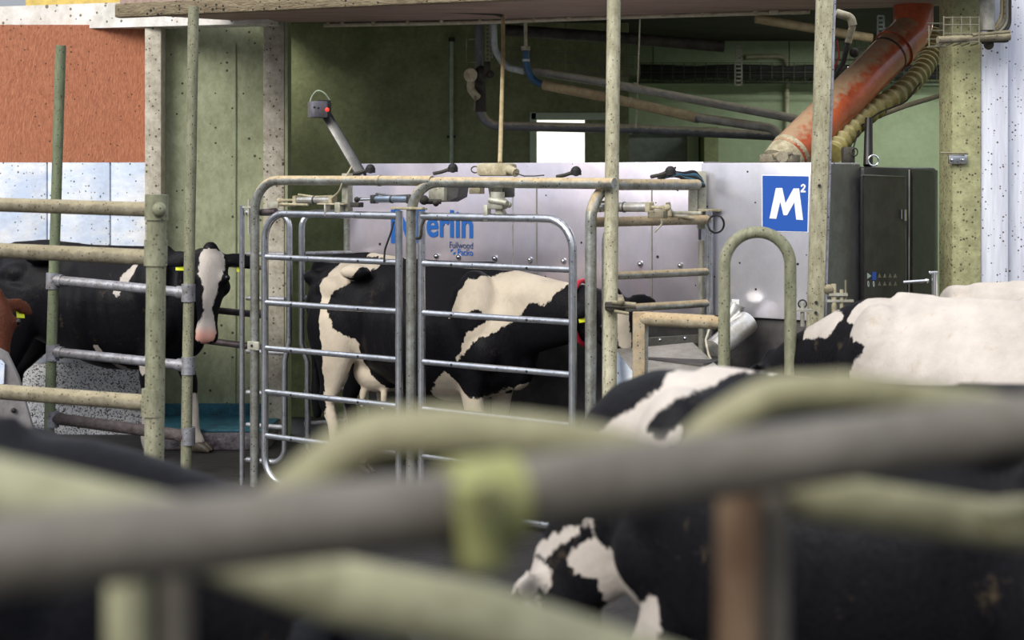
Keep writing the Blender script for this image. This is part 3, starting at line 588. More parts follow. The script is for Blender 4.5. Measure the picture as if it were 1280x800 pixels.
def text_obj(body, px0, px1, py_base, py_top, c, m, parent, bold=0., name='lettering', plane=None, label=None):
    """lettering fitted between two pixel columns on the stall's wall plane"""
    cu = bpy.data.curves.new(name, 'FONT'); cu.body = body; cu.extrude = .0; cu.offset = bold; cu.size = 1
    ob = bpy.data.objects.new('t', cu); C.objects.link(ob); dg = bpy.context.evaluated_depsgraph_get()
    me = bpy.data.meshes.new_from_object(ob.evaluated_get(dg)); bpy.data.objects.remove(ob)
    vs = np.array([v.co[:] for v in me.vertices]); fs = [list(p.vertices) for p in me.polygons]
    x0, x1 = vs[:,0].min(), vs[:,0].max(); y1 = vs[:,1].max(); y0 = 0
    a0, a1 = sa(px0, c), sa(px1, c); mb = MB()
    out = []
    for v in vs:
        a = a0+(v[0]-x0)/(x1-x0)*(a1-a0); pm = SP(a0, c, 0); zb = H-(py_base-HZ)*pm.y/F; zt = H-(py_top-HZ)*pm.y/F
        out.append(SP(a, c, zb+(v[1]-y0)/(y1-y0)*(zt-zb)))
    mb.add(out, fs); k = len(out)
    return obj(name, mb, m, parent, smooth=False, label=label)
cT = .996
# the big initial, drawn as strokes, and the rest of the name
def spoly(pts, c, th, m, parent, name, label=None):
    mb = MB(); A = [S(x, y, c) for x, y in pts]; B = [p-N*th for p in A]; k = len(A)
    mb.add(A+B, [list(range(k)), [k+i for i in range(k)][::-1]]+[[i, (i+1) % k, k+(i+1) % k, k+i] for i in range(k)])
    return obj(name, mb, m, parent, label=label, smooth=False)
spoly([(489,304),(489,262),(500,262),(510,284),(520,262),(531,262),(531,304),(521,304),(521,274),(513,295),(507,295),(500,274),(500,304)], .999, .004, 'logo_blue', rw, 'lettering', 'large blue initial M')
text_obj('erlin', 533, 591, 295, 262, .9955, 'logo_blue', rw, bold=.022)
text_obj('Fullwood', 562, 591, 310, 302, .9955, 'navy', rw, bold=0)
text_obj('Packo', 572, 591, 319, 311, .9955, 'logo_blue', rw, bold=.012)
spoly([(563,313),(564.5,311.5),(566.5,312),(565,313.5),(564,315)], .999, .003, 'logo_blue', rw, 'emblem'); spoly([(566,317.5),(567.5,315.5),(569.5,315),(569,317),(567.5,318.5)], .999, .003, 'logo_blue', rw, 'emblem')

# ------------------------------------------------------------------ cabinet with the sign
cab = thing('robot_cabinet', 'stainless steel cabinet with blue M squared sign', 'cabinet', SP(3.2, 1.1, 0))
a0, a1 = sa(876, .97), sa(1029, .97)
zb = 1.17
obj('front_panel', sbox(a0, a1, .97, 1.47, zb, 2.068, .006), 'steel_box', cab)
obj('side_panel', sbox(a1-.02, a1+.004, .98, 1.47, .25, 2.06, .004), 'steel_dark', cab, label='dark brushed side panel')
obj('plinth', sbox(a0+.02, a1-.03, 1.0, 1.47, .0, zb, .01), 'base_black', cab, label='black lower half')
sign = spoly([(953.5,288),(953.5,219.5),(1011,220.5),(1009.5,289.5)], .9695, .004, 'm_blue', cab, 'sign', 'blue square sign')
spoly([(952.5,289),(952.5,218.5),(1012,219.5),(1010.5,290.5)], .9698, .002, 'white_ink', cab, 'sign_border', 'white sign edge')
spoly([(962,273),(970,235),(978,235),(982,254),(992,235.5),(999,235.5),(1004,275),(995.5,274.5),(993,253),(984,269),(979.5,269),(975.5,252),(970.5,273.5)], .9652, .002, 'white_ink', sign, 'letter', 'white letter M')
spoly([(1001,240.5),(1001,238.5),(1005,234),(1005,232.2),(1003.2,232),(1003,233.5),(1001,233.5),(1001.6,231),(1004,229.8),(1006.6,231),(1007.2,233),(1006.4,235.2),(1004,238.4),(1007.2,238.4),(1007.2,240.6)], .9652, .002, 'white_ink', sign, 'digit', 'small raised white 2')
st = spoly([(915,391),(915,374),(924,374.5),(924,391.5)], .9695, .003, 'white_ink', cab, 'warning_sticker', 'small square warning sticker')
spoly([(916.5,388),(919.7,377),(923,388.3)], .966, .001, 'yellow_ink', st, 'triangle'); spoly([(919,386),(919.2,380.5),(920.4,380.5),(920.6,386)], .9648, .001, 'black', st, 'mark')
# black control cabinet behind the side panel: it shows its long side
bc = thing('control_cabinet', 'black control cabinet with silver handle and icon keys', 'cabinet', SP(a1, 1.9, 0))
obj('housing', sbox(a1-.35, a1+.03, 1.475, 2.62, .2, 2.045, .02), 'black', bc)
def side(px, py, off=.03):            # point on the plane a = a1+off
    a = a1+off; t = (px-640)/F; c = (t*(O.y+U.y*a)-O.x-U.x*a)/(N.x-N.y*t); p = SP(a, c, 0); p.z = H-(py-HZ)*p.y/F; return p
def sidepoly(pts, off, th, m, name, parent, label=None):
    A = [side(x, y, off) for x, y in pts]; B = [p+U*th for p in A]; k = len(A)
    return obj(name, MB().add(A+B, [list(range(k))[::-1], [k+i for i in range(k)]]+[[i, (i+1) % k, k+(i+1) % k, k+i] for i in range(k)]), m, parent, smooth=False, label=label)
dd = sidepoly([(1078,420),(1078,219),(1131,221),(1131,420)], .03, .012, 'steel_dark' if False else 'base_black', 'door', bc)
obj('door_edge', MB().tube([side(1077,219,.04), side(1131,221,.04), side(1132.5,425,.04)], .006, n=8), 'steel_dark', dd)
obj('hinge_strip', MB().tube([side(1136.5,212,.035), side(1136,420,.035)], .005, n=8), 'alu', bc)
obj('handle', MB().tube([side(1131.5,262,.055), side(1131.5,276,.055)], .009, n=8).tube([side(1127,262,.05), side(1127,274,.05)], .005, n=8), 'chrome', dd)
sidepoly([(1139,420),(1139,212),(1163,213.5),(1166,217),(1166,420)], .03, .01, 'base_black', 'side_door', bc)
obj('eye_bolt', MB().tube([SP(a1-.05,1.79,2.085)+X*(math.cos(a)*.032)+Z*(math.sin(a)*.032) for a in [i*math.pi/8 for i in range(16)]], .006, closed=True, n=8).tube([SP(a1-.05,1.79,2.03), SP(a1-.05,1.79,2.055)], .01), 'chrome', bc)
for i in range(6):
    x = 1084+i*6.6; e = 1 if i else 0
    if i == 0: sidepoly([(1084,341),(1084,348.5),(1089,345)], .043, .002, 'conduit_green' if False else 'pipe_white', 'icon', bc, 'pale triangle icon')
    elif i == 1: sidepoly([(1090,340),(1090,350),(1095,350),(1095,340)], .043, .002, 'm_blue', 'icon', bc, 'blue icon key')
    else: sidepoly([(x,347),(x+2,342),(x+4,347)], .043, .002, 'wire', 'icon', bc)
    p = side(x+1.5, 355, .045)
    if i < 2: obj('icon', MB().tube([p+N*(math.cos(a)*.009)+Z*(math.sin(a)*.016) for a in [k*math.pi/6 for k in range(12)]], .0025, closed=True, n=6), 'pipe_white', bc, label='pale ring icon')
    else: sidepoly([(x,357),(x+2,352),(x+4,357)], .043, .002, 'wire', 'icon', bc)
obj('rear_panel', sbox(a1-.30, a1+.01, 2.63, 2.70, .2, 2.03, .01), 'steel_dark', bc)

# ------------------------------------------------------------------ tall posts and rails at the left
def post(label, p0, p1, r, m, name='tall_post', extra=None):
    base = Vector((p1.x, p1.y, 0)); o = thing(name, label, 'post', base)
    dirv = (p1-p0); p2 = p1+dirv*((p1.z)/(-dirv.z)) if dirv.z < 0 else p1
    obj('tube', MB().tube([p0, p2], r, n=18), m, o); return o
pA = post('tall green stained pole in front of the cow face', W(242, 8, 10.62), W(232.5, 578, 10.62), .036, 'algae')
for y in (366, 457, 545): obj('clamp', MB().tube([W(235.5,y-11,10.62), W(235.3,y+11,10.62)], .046, n=18), 'rail_grey', pA)
pB = post('green pole with an open top standing before the orange board', W(76, 57, 11.05), W(62, 520, 11.05), .036, 'algae_dark')
for y in (351, 441, 524): obj('clamp', MB().tube([W(66,y-10,11.05), W(65.7,y+10,11.05)], .045, n=18), 'rail_grey', pB)
for nm, ya, yb, m in (('upper', 350, 366, 'rail_grey'), ('middle', 440, 457, 'rail_grey'), ('lowest', 523, 545, 'rail_dark')):
    o = thing('cross_rail', '%s grey cross rail between the two green poles' % nm if nm != 'lowest' else 'dark manure caked cross rail low between the two green poles', 'rail', W(66, ya, 11.05), 'cross rails between the green poles')
    obj('tube', MB().tube([W(68, ya, 11.05), W(234, yb, 10.62)], .034 if nm != 'lowest' else .04, n=16), m, o)
    obj('socket', MB().tube([W(68, ya, 11.05), W(78, ya+1, 11.03)], .043, n=16), m, o); obj('socket', MB().tube([W(222, yb-1, 10.65), W(232, yb, 10.63)], .043, n=16), m, o)
fp = thing('fence_post', 'thick green stained fence post with capped collar, nearest at the left', 'post', Vector((pxx(195,7.5), 7.5, 0)))
obj('tube', MB().tube([W(196, 246, 7.5), at_(W(191,500,7.5), 0)], .046, n=20), 'algae_dark' if False else 'algae', fp)
for y0, y1 in ((243, 275), (300, 332), (486, 520)): obj('collar', MB().tube([W(196-(y0-243)*.018, y0, 7.5), W(196-(y1-243)*.018, y1, 7.5)], .054, n=20), 'algae', fp)
for nm, ya, yb in (('top', 256, 262), ('second', 312, 322), ('low', 486, 504)):
    o = obj('fence_rail', MB().tube([W(-90, ya-3, 8.2), W(190, yb, 7.52)], .038 if nm != 'top' else .035, n=18), 'rail_muddy'); tag(o, nm+' muddy rail running left from the thick fence post', 'rail', 'muddy rails of the left fence')
obj('rail_end', MB().sphere(W(199, 262, 7.45), .035), 'algae', fp)
pl = MB(); pp_ = [(-60,432),(-5,434),(8,441),(22,470),(42,540),(45,600),(-60,600)]
pw_ = [W(x, y, 8.7) for x, y in pp_]; k = len(pw_); pl.add(pw_+[p+Y*.03 for p in pw_], [list(range(k)), [k+i for i in range(k)][::-1]]+[[i, (i+1) % k, k+(i+1) % k, k+i] for i in range(k)])
o = thing('divider_plate', 'grey steel divider plate with a bolt at the left edge', 'plate', Vector((pxx(0,8.7), 8.7, 0)))
obj('plate', pl, 'plate_grey', o); obj('bolt', MB().sphere(W(17, 513, 8.69), .014), 'black_rough', o); obj('leg', MB().tube([W(-20,560,8.75), at_(W(-20,560,8.75),0)], .03), 'plate_grey', o)
obj('label_plate', MB().prism([(-.02,-.07),(.045,-.06),(.05,.05),(.03,.07),(-.02,.07)], X, Z, W(-6,466,8.68), Y*.01), 'panel_white', o, label='pale rounded plate')
for nm, ya, yb, xa in (('upper', 387, 392, 262), ('lower', 423, 433, 236), ('short topmost', 331, 333, 285)):
    tag(obj('rear_rail', MB().tube([W(xa, ya, 11.45), W(330, yb+2, 11.2)], .024 if nm != 'short topmost' else .016), 'purple_pipe'), nm+' dark rail before the green wall, behind the cow face', 'rail', 'dark rails before the green wall')
pC = post('tall speckled pole rising to the loft in the middle of the stall front', W(767.5, -12, 9.0), W(762, 478, 8.6), .039, 'algae_pale')
obj('clamp', MB().box(W(769, 383, 8.6), (.11,.07,.045), bev=.008).tube([W(757,383,8.52), W(795,384,8.5)], .008), 'dark_grime', pC)
obj('clamp_arm', MB().tube([W(765,378,8.52), W(795,381,8.5)], .012).tube([W(768,389,8.52), W(786,392,8.5)], .009).sphere(W(776,377,8.5), .02), 'rail_muddy', pC)
pD = thing('square_post', 'square punched steel post beside the blue M sign', 'post', Vector((pxx(1020,8.7), 8.7, 0)))
sx = MB(); t0, t1 = W(1031, -12, 8.7), W(1018.5, 410, 8.7); t2 = t0+(t1-t0)*(t0.z/(t0.z-t1.z))
def bar(mb, a, b, w, dp):
    z = (b-a).normalized(); x = X; yv = z.cross(x).normalized(); x = yv.cross(z)
    mb.box((a+b)/2, (w, dp, (b-a).length), R=Matrix((x, yv, z)).transposed(), bev=.004); return mb
obj('tube', bar(sx, t0, t2, .085, .06), 'algae_pale', pD)
obj('flange', bar(MB(), t0+Vector((.05,.03,0)), t2+Vector((.05,.03,0)), .022, .09), 'rail_grey', pD)
for y in (232, 378, 391): obj('hole', MB().tube([W(1026.5-(y-150)*.028, y, 8.667), W(1026.5-(y-150)*.028, y, 8.66)], .009, n=10), 'black_rough', pD)
# inverted U hoop and the rusty short rail
hp_ = MB().tube([at_(W(905.5,450,8.0),0), W(905.5, 290, 8.0), W(988, 290, 8.0), at_(W(988,450,8.0),0)], .030, n=18)
hp_ = MB(); R_ = pxx(988,8)-pxx(905.5,8); cx = (pxx(988,8)+pxx(905.5,8))/2; ztop = pz(290,8); arc = [Vector((cx-R_/2*math.cos(a), 8.0, ztop-R_/2+R_/2*math.sin(a)*1.0)) for a in [i*math.pi/20 for i in range(21)]]
hp_.tube([Vector((cx-R_/2-.005, 8.0, 0))]+arc+[Vector((cx+R_/2, 8.0, 0))], .030, n=18)
tag(obj('hoop_barrier', hp_, 'algae', base=(cx,8,0)), 'inverted U shaped tubular hoop in front of the steel cabinet', 'barrier')
o = thing('short_barrier', 'rusty low rail on a square leg joining the tubular hoop', 'barrier', at_(W(800,460,8.3),0))
obj('rail', MB().tube([W(803, 398, 8.3), W(894, 403, 8.1)], .036, n=18), 'dustier', o)
obj('rail_end', MB().tube([W(890, 402.5, 8.1), W(903, 404, 8.05)], .030, n=18), 'dustier', o)
obj('leg', bar(MB(), W(798.5, 390, 8.3), at_(W(797,460,8.3),0), .06, .06), 'dustier', o)
obj('leg_back', bar(MB(), W(806.5, 405, 8.35), at_(W(805,460,8.35),0), .03, .05), 'pale_cast', o)
# feed trough and rollers
o = thing('feed_trough', 'sheet steel feed trough below the robot wall', 'trough', at_(W(850,450,9.0),0))
def quad(pts, th=Vector((0,0,-.02))):
    A = [Vector(p) for p in pts]; k = len(A); return MB().add(A+[p+th for p in A], [list(range(k)), [k+i for i in range(k)][::-1]]+[[i, (i+1) % k, k+(i+1) % k, k+i] for i in range(k)])
obj('apron', quad([W(812,433,9.2), W(866,428,9.25), W(925,484,8.3), W(800,492,8.3)]), 'steel_tray', o)
obj('side_flap', quad([W(770,436,9.1), W(812,433,9.2), W(835,465,8.8), W(790,480,8.6)]), 'steel_tray', o)
obj('back_lip', quad([W(768,425,9.3), W(884,418,9.5), W(884,428,9.5), W(768,436,9.3)], Y*.03), 'steel_tray', o)
obj('edge_strip', quad([W(772,440,8.75), W(795,470,8.6), W(795,520,8.6), W(768,520,8.75)], Y*.02), 'panel_white', o, label='pale blue side sheet')
obj('body', MB().box(at_(W(850,470,9.0), .5), (.5,.35,.95), rz=SROT, bev=.02), 'base_black', o)
for y in (425, 423): obj('bolt', MB().sphere(W(825 if y == 425 else 856, y, 9.3), .01), 'chrome', o)
o = thing('steel_drum', 'pair of shiny steel feed pipes behind the hoop barrier', 'pipe', W(905,420,9.1))
obj('chute', MB().tube([W(893,438,9.0), W(935,402,9.15)], .068, n=24), 'chrome' if False else 'alu', o)
obj('upper_chute', MB().tube([W(905,408,9.2), W(918,388,9.2), W(921,380,9.2)], .052, n=24), 'alu', o)
obj('collar', MB().tube([W(900,410,9.1), W(936,414,9.1)], .012), 'dark_grime', o)
tag(obj('hanging_cable', MB().tube([W(889,405,9.0), W(882,425,8.95), W(886,445,8.9), W(891,452,8.9)], .006, fillet=.05, n=8), 'pipe_cream'), 'pale cable hanging beside the steel feed pipes', 'cable')

# ------------------------------------------------------------------ pneumatic gear on the stall
def cylinder(label, x0, x1, y, c, m, rod_left, r=.022):
    o = thing('pneumatic_cylinder', label, 'pneumatic cylinder', S((x0+x1)/2, y, c), 'gate cylinders on the stall')
    obj('barrel', MB().tube([S(x0,y,c), S(x1,y,c)], r, n=16), m, o)
    for x in (x0, x1): obj('end_cap', MB().box(S(x,y,c), (.03,.055,.055), rz=SROT, bev=.006), 'sand' if m != 'alu_blue' else 'steel_dark', o)
    a, b = (x0, x0-22) if rod_left else (x1, x1+22)
    obj('rod', MB().tube([S(a,y,c), S(b,y+.5,c)], .009, n=10), 'chrome' if m == 'alu_blue' else 'sand', o)
    obj('clevis', MB().sphere(S(b,y+.5,c), .018).box(S(b+(2 if rod_left else -2),y,c), (.045,.02,.02), rz=SROT, bev=.004), 'dark_grime' if m == 'alu_blue' else 'sand', o)
    obj('air_line', MB().tube([S(x0+2,y-7,c), S((x0+x1)/2,y-4,c), S(x1,y-5,c)], .006, fillet=.05, n=8), 'sand' if m != 'alu_blue' else 'steel_dark', o)
    obj('band', MB().tube([S((x0+x1)/2-1,y,c), S((x0+x1)/2+.5,y,c)], r+.004, n=16), 'steel_dark', o)
cylinder('dusty pale pneumatic cylinder over the entry gate', 371, 416, 250, .03, 'alu', True)
cylinder('blue grey pneumatic cylinder left of the middle arch', 468, 513, 249, .25, 'alu_blue', True)
cylinder('dusty pneumatic cylinder right of the tall pole', 750, 812, 259, .12, 'alu', False, .026)
def gizmo(label, mb_list, loc, name='gate_bracket', cat='bracket', group=None):
    o = thing(name, label, cat, loc, group)
    for nm, mb, m in mb_list: obj(nm, mb, m, o)
    return o
def sb(px, py, c, w, dp, h, bev=.004): return MB().box(S(px, py, c), (w, dp, h), rz=SROT, bev=bev)
gizmo('pale bracket carrying the entry gate cylinder', [('foot', sb(409,262,.0,.012,.05,.08), 'pale_cast'), ('foot', sb(424,262,.0,.045,.04,.09), 'pale_cast'), ('arm', sb(415,255,.0,.22,.04,.01), 'sand'),
      ('upright', sb(434,241,.05,.05,.05,.24), 'pale_cast'), ('rod', MB().tube([S(350,255,.0), S(385,256,.0)], .008), 'sand'), ('latch', sb(446,256,.0,.07,.05,.03), 'dark_grime')], S(415,265,0))
gizmo('flat pale plate at the top left corner of the stall', [('plate', sb(341,256,.02,.1,.01,.04), 'pale_cast'), ('shaft', MB().tube([S(345,256,.03), S(370,257,.03)], .008), 'sand'), ('crossbar', MB().tube([S(312,266,.05), S(345,264,.05)], .02), 'purple_pipe')], S(335,260,0))
gizmo('dusty cast latch unit standing on the exit gate', [('stand', sb(609,266,.0,.03,.04,.09), 'pale_cast'), ('stand', MB().prism([(0,0),(.07,0),(.012,.10),(0,.10)], U, Z, S(619,273,0), N*.04), 'pale_cast'), ('body', sb(622,255,.0,.11,.06,.06,.012), 'pale_cast'),
      ('roller', MB().tube([S(612,250,-.03), S(634,254,-.03)], .016), 'pale_cast'), ('knob', MB().sphere(S(636,256,0), .018), 'pale_cast'), ('neck', MB().tube([S(622,240,0), S(622,252,0)], .04, n=16), 'pale_cast')], S(620,270,0))
gizmo('grey hanging motor housing under the beam by the middle arch', [('housing', sb(551,239,.30,.13,.1,.13,.02), 'pale_cast'), ('cheek', MB().prism([(0,-.06),(.07,-.03),(.09,.07),(0,.07)], U, Z, S(560,240,.28), N*.1), 'steel_dark'), ('shaft', MB().tube([S(527,252,.2), S(551,252,.25)], .016), 'dark_grime'),
      ('knuckle', MB().sphere(S(530,250,.2), .03).sphere(S(545,254,.22), .02), 'dark_grime')], S(550,235,.3), 'hanging_motor', 'motor')
gizmo('conical motor housing under the beam above the latch unit', [('housing', MB().tube([S(622,228,.1), S(622,248,.1)], [.062,.045], n=18), 'pale_cast'), ('cheek', sb(634,237,.12,.06,.08,.09,.01), 'steel_dark'), ('box', sb(596,236,.15,.08,.05,.06), 'sand')], S(622,235,.1), 'hanging_motor', 'motor')
gizmo('dust covered sandy box lying on top of the stall beam', [('box', MB().box(S(621,212,.15), (.22,.12,.075), rz=SROT, bev=.02), 'sand'), ('spout', MB().tube([S(634,210,.12), S(645,216,.1)], .025), 'sand'), ('wire_loop', MB().tube([S(594+5*math.cos(a),212+4*math.sin(a),.1) for a in [i*math.pi/7 for i in range(14)]], .004, closed=True, n=6), 'dark_grime'),
      ('lead', MB().tube([S(640,215,.1), S(655,220,.1), S(668,220,.1), S(680,219,.1)], .004, n=6), 'dark_grime')], S(620,217,.15), 'dusty_box', 'box')
for px_, py_, lb in ((463,211,'black round cable gland on the beam near the camera arm'), (566,210,'black round cable gland on the beam left of the sandy box'), (720,214,'black cable knot on the beam left of the tall pole'), (838,214,'black cable knot on the beam right of the tall pole')):
    o = thing('cable_gland', lb, 'cable fitting', S(px_, py_+5, .4), 'black fittings on top of the stall beam')
    obj('body', MB().tube([S(px_,py_+5,.4), S(px_,py_-1,.4)], .032, n=14).sphere(S(px_,py_,.4), .03), 'black_rough', o); obj('tail', MB().tube([S(px_,py_,.4), S(px_-14,py_+5,.35), S(px_-24,py_+7,.3)], .011, n=8), 'dark_grime', o)
o = thing('hose_bundle', 'teal blue hose bundle tied at the right end of the beam', 'hose', W(850,222,9.3))
for i in range(5): obj('hose', MB().tube([W(823+i*3,224-i,9.3), W(838+i*2,215+i,9.25), W(855,217+i*1.6,9.3), W(868+i,214+i*4,9.35), W(876+i,224+i*2,9.4)], .011, fillet=.06, n=8), 'blue_cloth' if i % 2 else 'black_rough', o)
gizmo('rusty clamp and lever on the head end gate bar', [('plate', sb(822,268,.1,.1,.05,.04), 'rail_muddy'), ('lever', MB().tube([W(808,275,9.1), W(818,264,9.1), W(838,262,9.15), W(842,270,9.2), W(868,273,9.25)], .009, fillet=.03, n=8), 'sand'), ('pin', MB().tube([W(835,253,9.1), W(837,270,9.1)], .014), 'sand'),
      ('strap', MB().tube([W(812,262,9.05), W(824,266,9.05), W(828,280,9.05), W(818,290,9.05)], .006, fillet=.03, n=8), 'pale_cast'), ('bar', sb(850,266,.6,.28,.02,.02), 'pale_cast')], W(825,272,9.1), 'gate_clamp', 'clamp')
tag(obj('cable_loop', MB().tube([W(895+10*math.cos(a), 280+11*math.sin(a), 9.2+.03*math.sin(2*a)) for a in [i*math.pi/10 for i in range(20)]], .006, closed=True, n=8), 'black_rough'), 'black coil of cable hanging at the left edge of the steel cabinet', 'cable')
tag(obj('thin_cable', MB().tube([S(492,277,.0), S(489,290,-.02), S(481,312,-.02), S(480,328,-.02)], .006, fillet=.1, n=8), 'black_rough'), 'thin black cable hanging in the entry gate over the cow rump', 'cable')
tag(obj('air_hose', MB().tube([S(440,214,.0)+Z*.03, S(428,228,-.02), S(424,240,-.02), S(414,248,0)], .006, fillet=.1, n=8), 'pipe_cream'), 'pale air hose looping from the beam to the entry cylinder', 'hose')
tag(obj('strap', MB().tube([S(531,274,-.03), S(527,282,-.03), S(526,297,-.03), S(520,298,-.03)], .008, fillet=.03, n=8), 'dark_grime'), 'dark strap tied round the left upright of the exit gate', 'strap')
# camera on its inclined arm
o = thing('vision_device', 'grey camera box on an inclined channel arm above the stall', 'camera', S(448,215,.6))
ar = MB(); pA_, pB_ = S(404,140,.7), S(450,218,.7); bar(ar, pB_, pA_, .055, .04)
obj('arm', ar, 'steel_dark', o); obj('arm_side', bar(MB(), pB_+X*.035+Y*.01, pA_+X*.035+Y*.01, .02, .05), 'black', o)
hb = MB().box(S(397,137,.62), (.10,.12,.11), rz=.5, bev=.008); obj('housing', hb, 'device', o); obj('cap', MB().box(S(404,136,.66), (.075,.115,.115), rz=.5, bev=.008), 'black', o)
for dx, dy in ((-3,-2),(2,-1)): obj('port', MB().sphere(S(396+dx,136+dy,.555), .008), 'black_rough', o)
obj('lamp', MB().sphere(S(409,137,.60), .014), 'led', o)
obj('cable', MB().tube([S(387,139,.62), S(388,122,.62), S(397,112,.62), S(406,116,.65), S(414,128,.7)], .005, fillet=.1, n=8), 'conduit_green', o)

# ------------------------------------------------------------------ pipes and trays under the ceiling
def pipe(name, label, segs, r, m, cat='pipe', fillet=.1, couplings=(), base=None, group=None):
    o = thing(name, label, cat, segs[0], group); obj('run', MB().tube(segs, r, fillet=fillet, n=16), m, o)
    for a, b, rr, mm in couplings: obj('coupling', MB().tube([a, b], rr, n=16), mm, o)
    return o
pipe('drain_pipe', 'dark grey horizontal water pipe bending up to the valve', [W(600,110,12.2), W(601,157,12.2), W(790,161,12.0), W(975,170,11.7)], .036, 'pvc_grey', fillet=.16, couplings=[(W(622,157.5,12.2), W(630,158,12.2), .04, 'pvc_grey'), (W(790,161,12.0), W(800,161,12.0), .042, 'pvc_grey')])
pipe('water_pipe', 'grey pipe dropping from the ceiling to the yellow capped valve', [W(598,26,12.2), W(599,95,12.2)], .03, 'pvc_grey')
o = thing('valve', 'grimy valve with round yellow cap on the pipe drop', 'valve', W(600,110,12.15))
obj('cap', MB().tube([W(588,94,12.0), W(588,93,12.13)], .052, n=20), 'sand', o, label='round yellow dusty cap'); obj('body', MB().tube([W(600,88,12.2), W(601,140,12.2)], .043, n=16).sphere(W(602,92,12.15), .06), 'dark_grime', o)
obj('elbow', MB().tube([W(589,98,12.1), W(588,112,12.1), W(597,122,12.15)], .03, fillet=.05), 'sand', o); obj('lever', MB().box(W(609,85,12.1), (.05,.04,.1), bev=.01).sphere(W(613,93,12.08), .03), 'dark_grime', o); obj('bolt', MB().tube([W(594,120,12.1), W(593,138,12.1)], .007), 'rail_muddy', o)
pipe('pipe_run', 'pale pipe curving from the ceiling then sloping right to the orange tube', [W(617,28,12.2), W(618,62,12.2), W(632,84,12.15), W(655,89,12.1)], .026, 'pipe_white', fillet=.15)
pipe('pipe_run', 'long dusty grey pipe sloping down right, the upper of the two sloping pipes', [W(650,86,12.15), W(760,104,11.9), W(880,127,11.6), W(1002,150,11.3)], .031, 'pipe_grey', couplings=[(W(791,109,11.85), W(797,110,11.85), .036, 'pipe_grey')])
pipe('hose', 'blue hose hanging from a thin drop pipe and curving right', [W(657,60,12.0), W(658,82,12.0), W(665,100,12.0), W(680,107,11.95)], .026, 'blue_hose', 'hose', .12, [(W(657,58,12.0), W(657,63,12.0), .034, 'pipe_cream'), (W(657.5,74,12.0), W(657.5,77,12.0), .029, 'pipe_white')])
tag(obj('drop_pipe', MB().tube([W(657,22,12.0), W(657,60,12.0)], .014), 'pipe_cream'), 'thin cream drop pipe feeding the blue hose', 'pipe')
pipe('pipe_run', 'tan lagged pipe sloping down right, the lower of the two sloping pipes', [W(679,106,11.95), W(760,122,11.8), W(870,147,11.6)], .037, 'pipe_tan', couplings=[(W(786,127.5,11.75), W(789,128,11.75), .039, 'sand')])
pipe('pipe_end', 'grey end of the lagged pipe bending towards the orange tube', [W(868,146.5,11.6), W(935,156,11.5), W(965,160,11.45), W(978,172,11.4)], .033, 'pipe_grey', couplings=[(W(869,147,11.6), W(874,148,11.6), .037, 'pvc_grey')])
pipe('thin_conduit', 'pale green vertical conduit on the dark wall left of the valve', [W(564.5,48,BD-.05), W(564.5,205,BD-.05)], .016, 'conduit_green', couplings=[(W(564.5,47,BD-.05), W(564.5,52,BD-.05), .026, 'dark_grime')])
obj_ = tag(obj('conduit_clip', MB().box(W(564,171,BD-.03), (.07,.03,.02)), 'black_rough'), 'dark clip holding the pale green conduit', 'clip')
pipe('thin_conduit', 'tan vertical conduit dropping to the sandy box', [W(628.5,18,11.4), W(629,60,11.3), W(625,204,9.4)], .0135, 'pipe_tan', fillet=.3)
pipe('thin_conduit', 'thin pale rod hanging right of the tall speckled pole', [W(800,24,11.8), W(795,160,11.9)], .006, 'pipe_cream')
pipe('thin_conduit', 'pale bent conduit on the light green far wall', [W(932,71,FD-.05), W(983.5,70,FD-.05), W(983.5,165,FD-.05)], .022, 'pipe_cream', fillet=.08)
# conduit along the rear edge of the loft, with saddles
cpts = [W(405,30,12.0), W(548,27.5,11.85), W(625,25.5,11.75), W(770,20,11.5), W(1012,13,11.05)]
for p in cpts: p.z -= .01
o = pipe('edge_conduit', 'long cream conduit clipped along the loft edge', cpts, .015, 'pipe_cream', 'conduit', .0, [(W(962,15,11.1), W(972,14.5,11.1), .022, 'pipe_cream'), (W(990,14,11.1), W(1004,13.5,11.1), .025, 'pipe_cream')])
for i, x in enumerate((410,428,467,510,552,600,668,712,830,880,945)):
    for a, b in zip(cpts[:-1], cpts[1:]):
        pa, pb = a.x/a.y*F+640, b.x/b.y*F+640
        if pa <= x <= pb:
            p = a.lerp(b, (x-pa)/(pb-pa)); obj('saddle', MB().box(p+Z*.012, (.028,.04,.045), bev=.005).sphere(p+Z*.03, .014), 'sand', o)
tag(obj('cable_run', MB().tube([W(395,4,10.95), W(470,9,11.1), W(560,14,11.3), W(620,17,11.35), W(628,20,11.4)], .014, fillet=.1, n=8), 'dark_grime'), 'dark cable stapled under the brown loft ceiling', 'cable')
pipe('lamp_tube', 'dusty horizontal tube under the dark ceiling behind the square post', [W(944,23,11.9), W(1090,48,11.9)], .035, 'pipe_tan', 'pipe')
pipe('ceiling_tube', 'long dark tube under the ceiling between the conduit and the wire tray', [W(632,38,12.3), W(770,47,12.3), W(905,58,12.3)], .045, 'dark_grime')
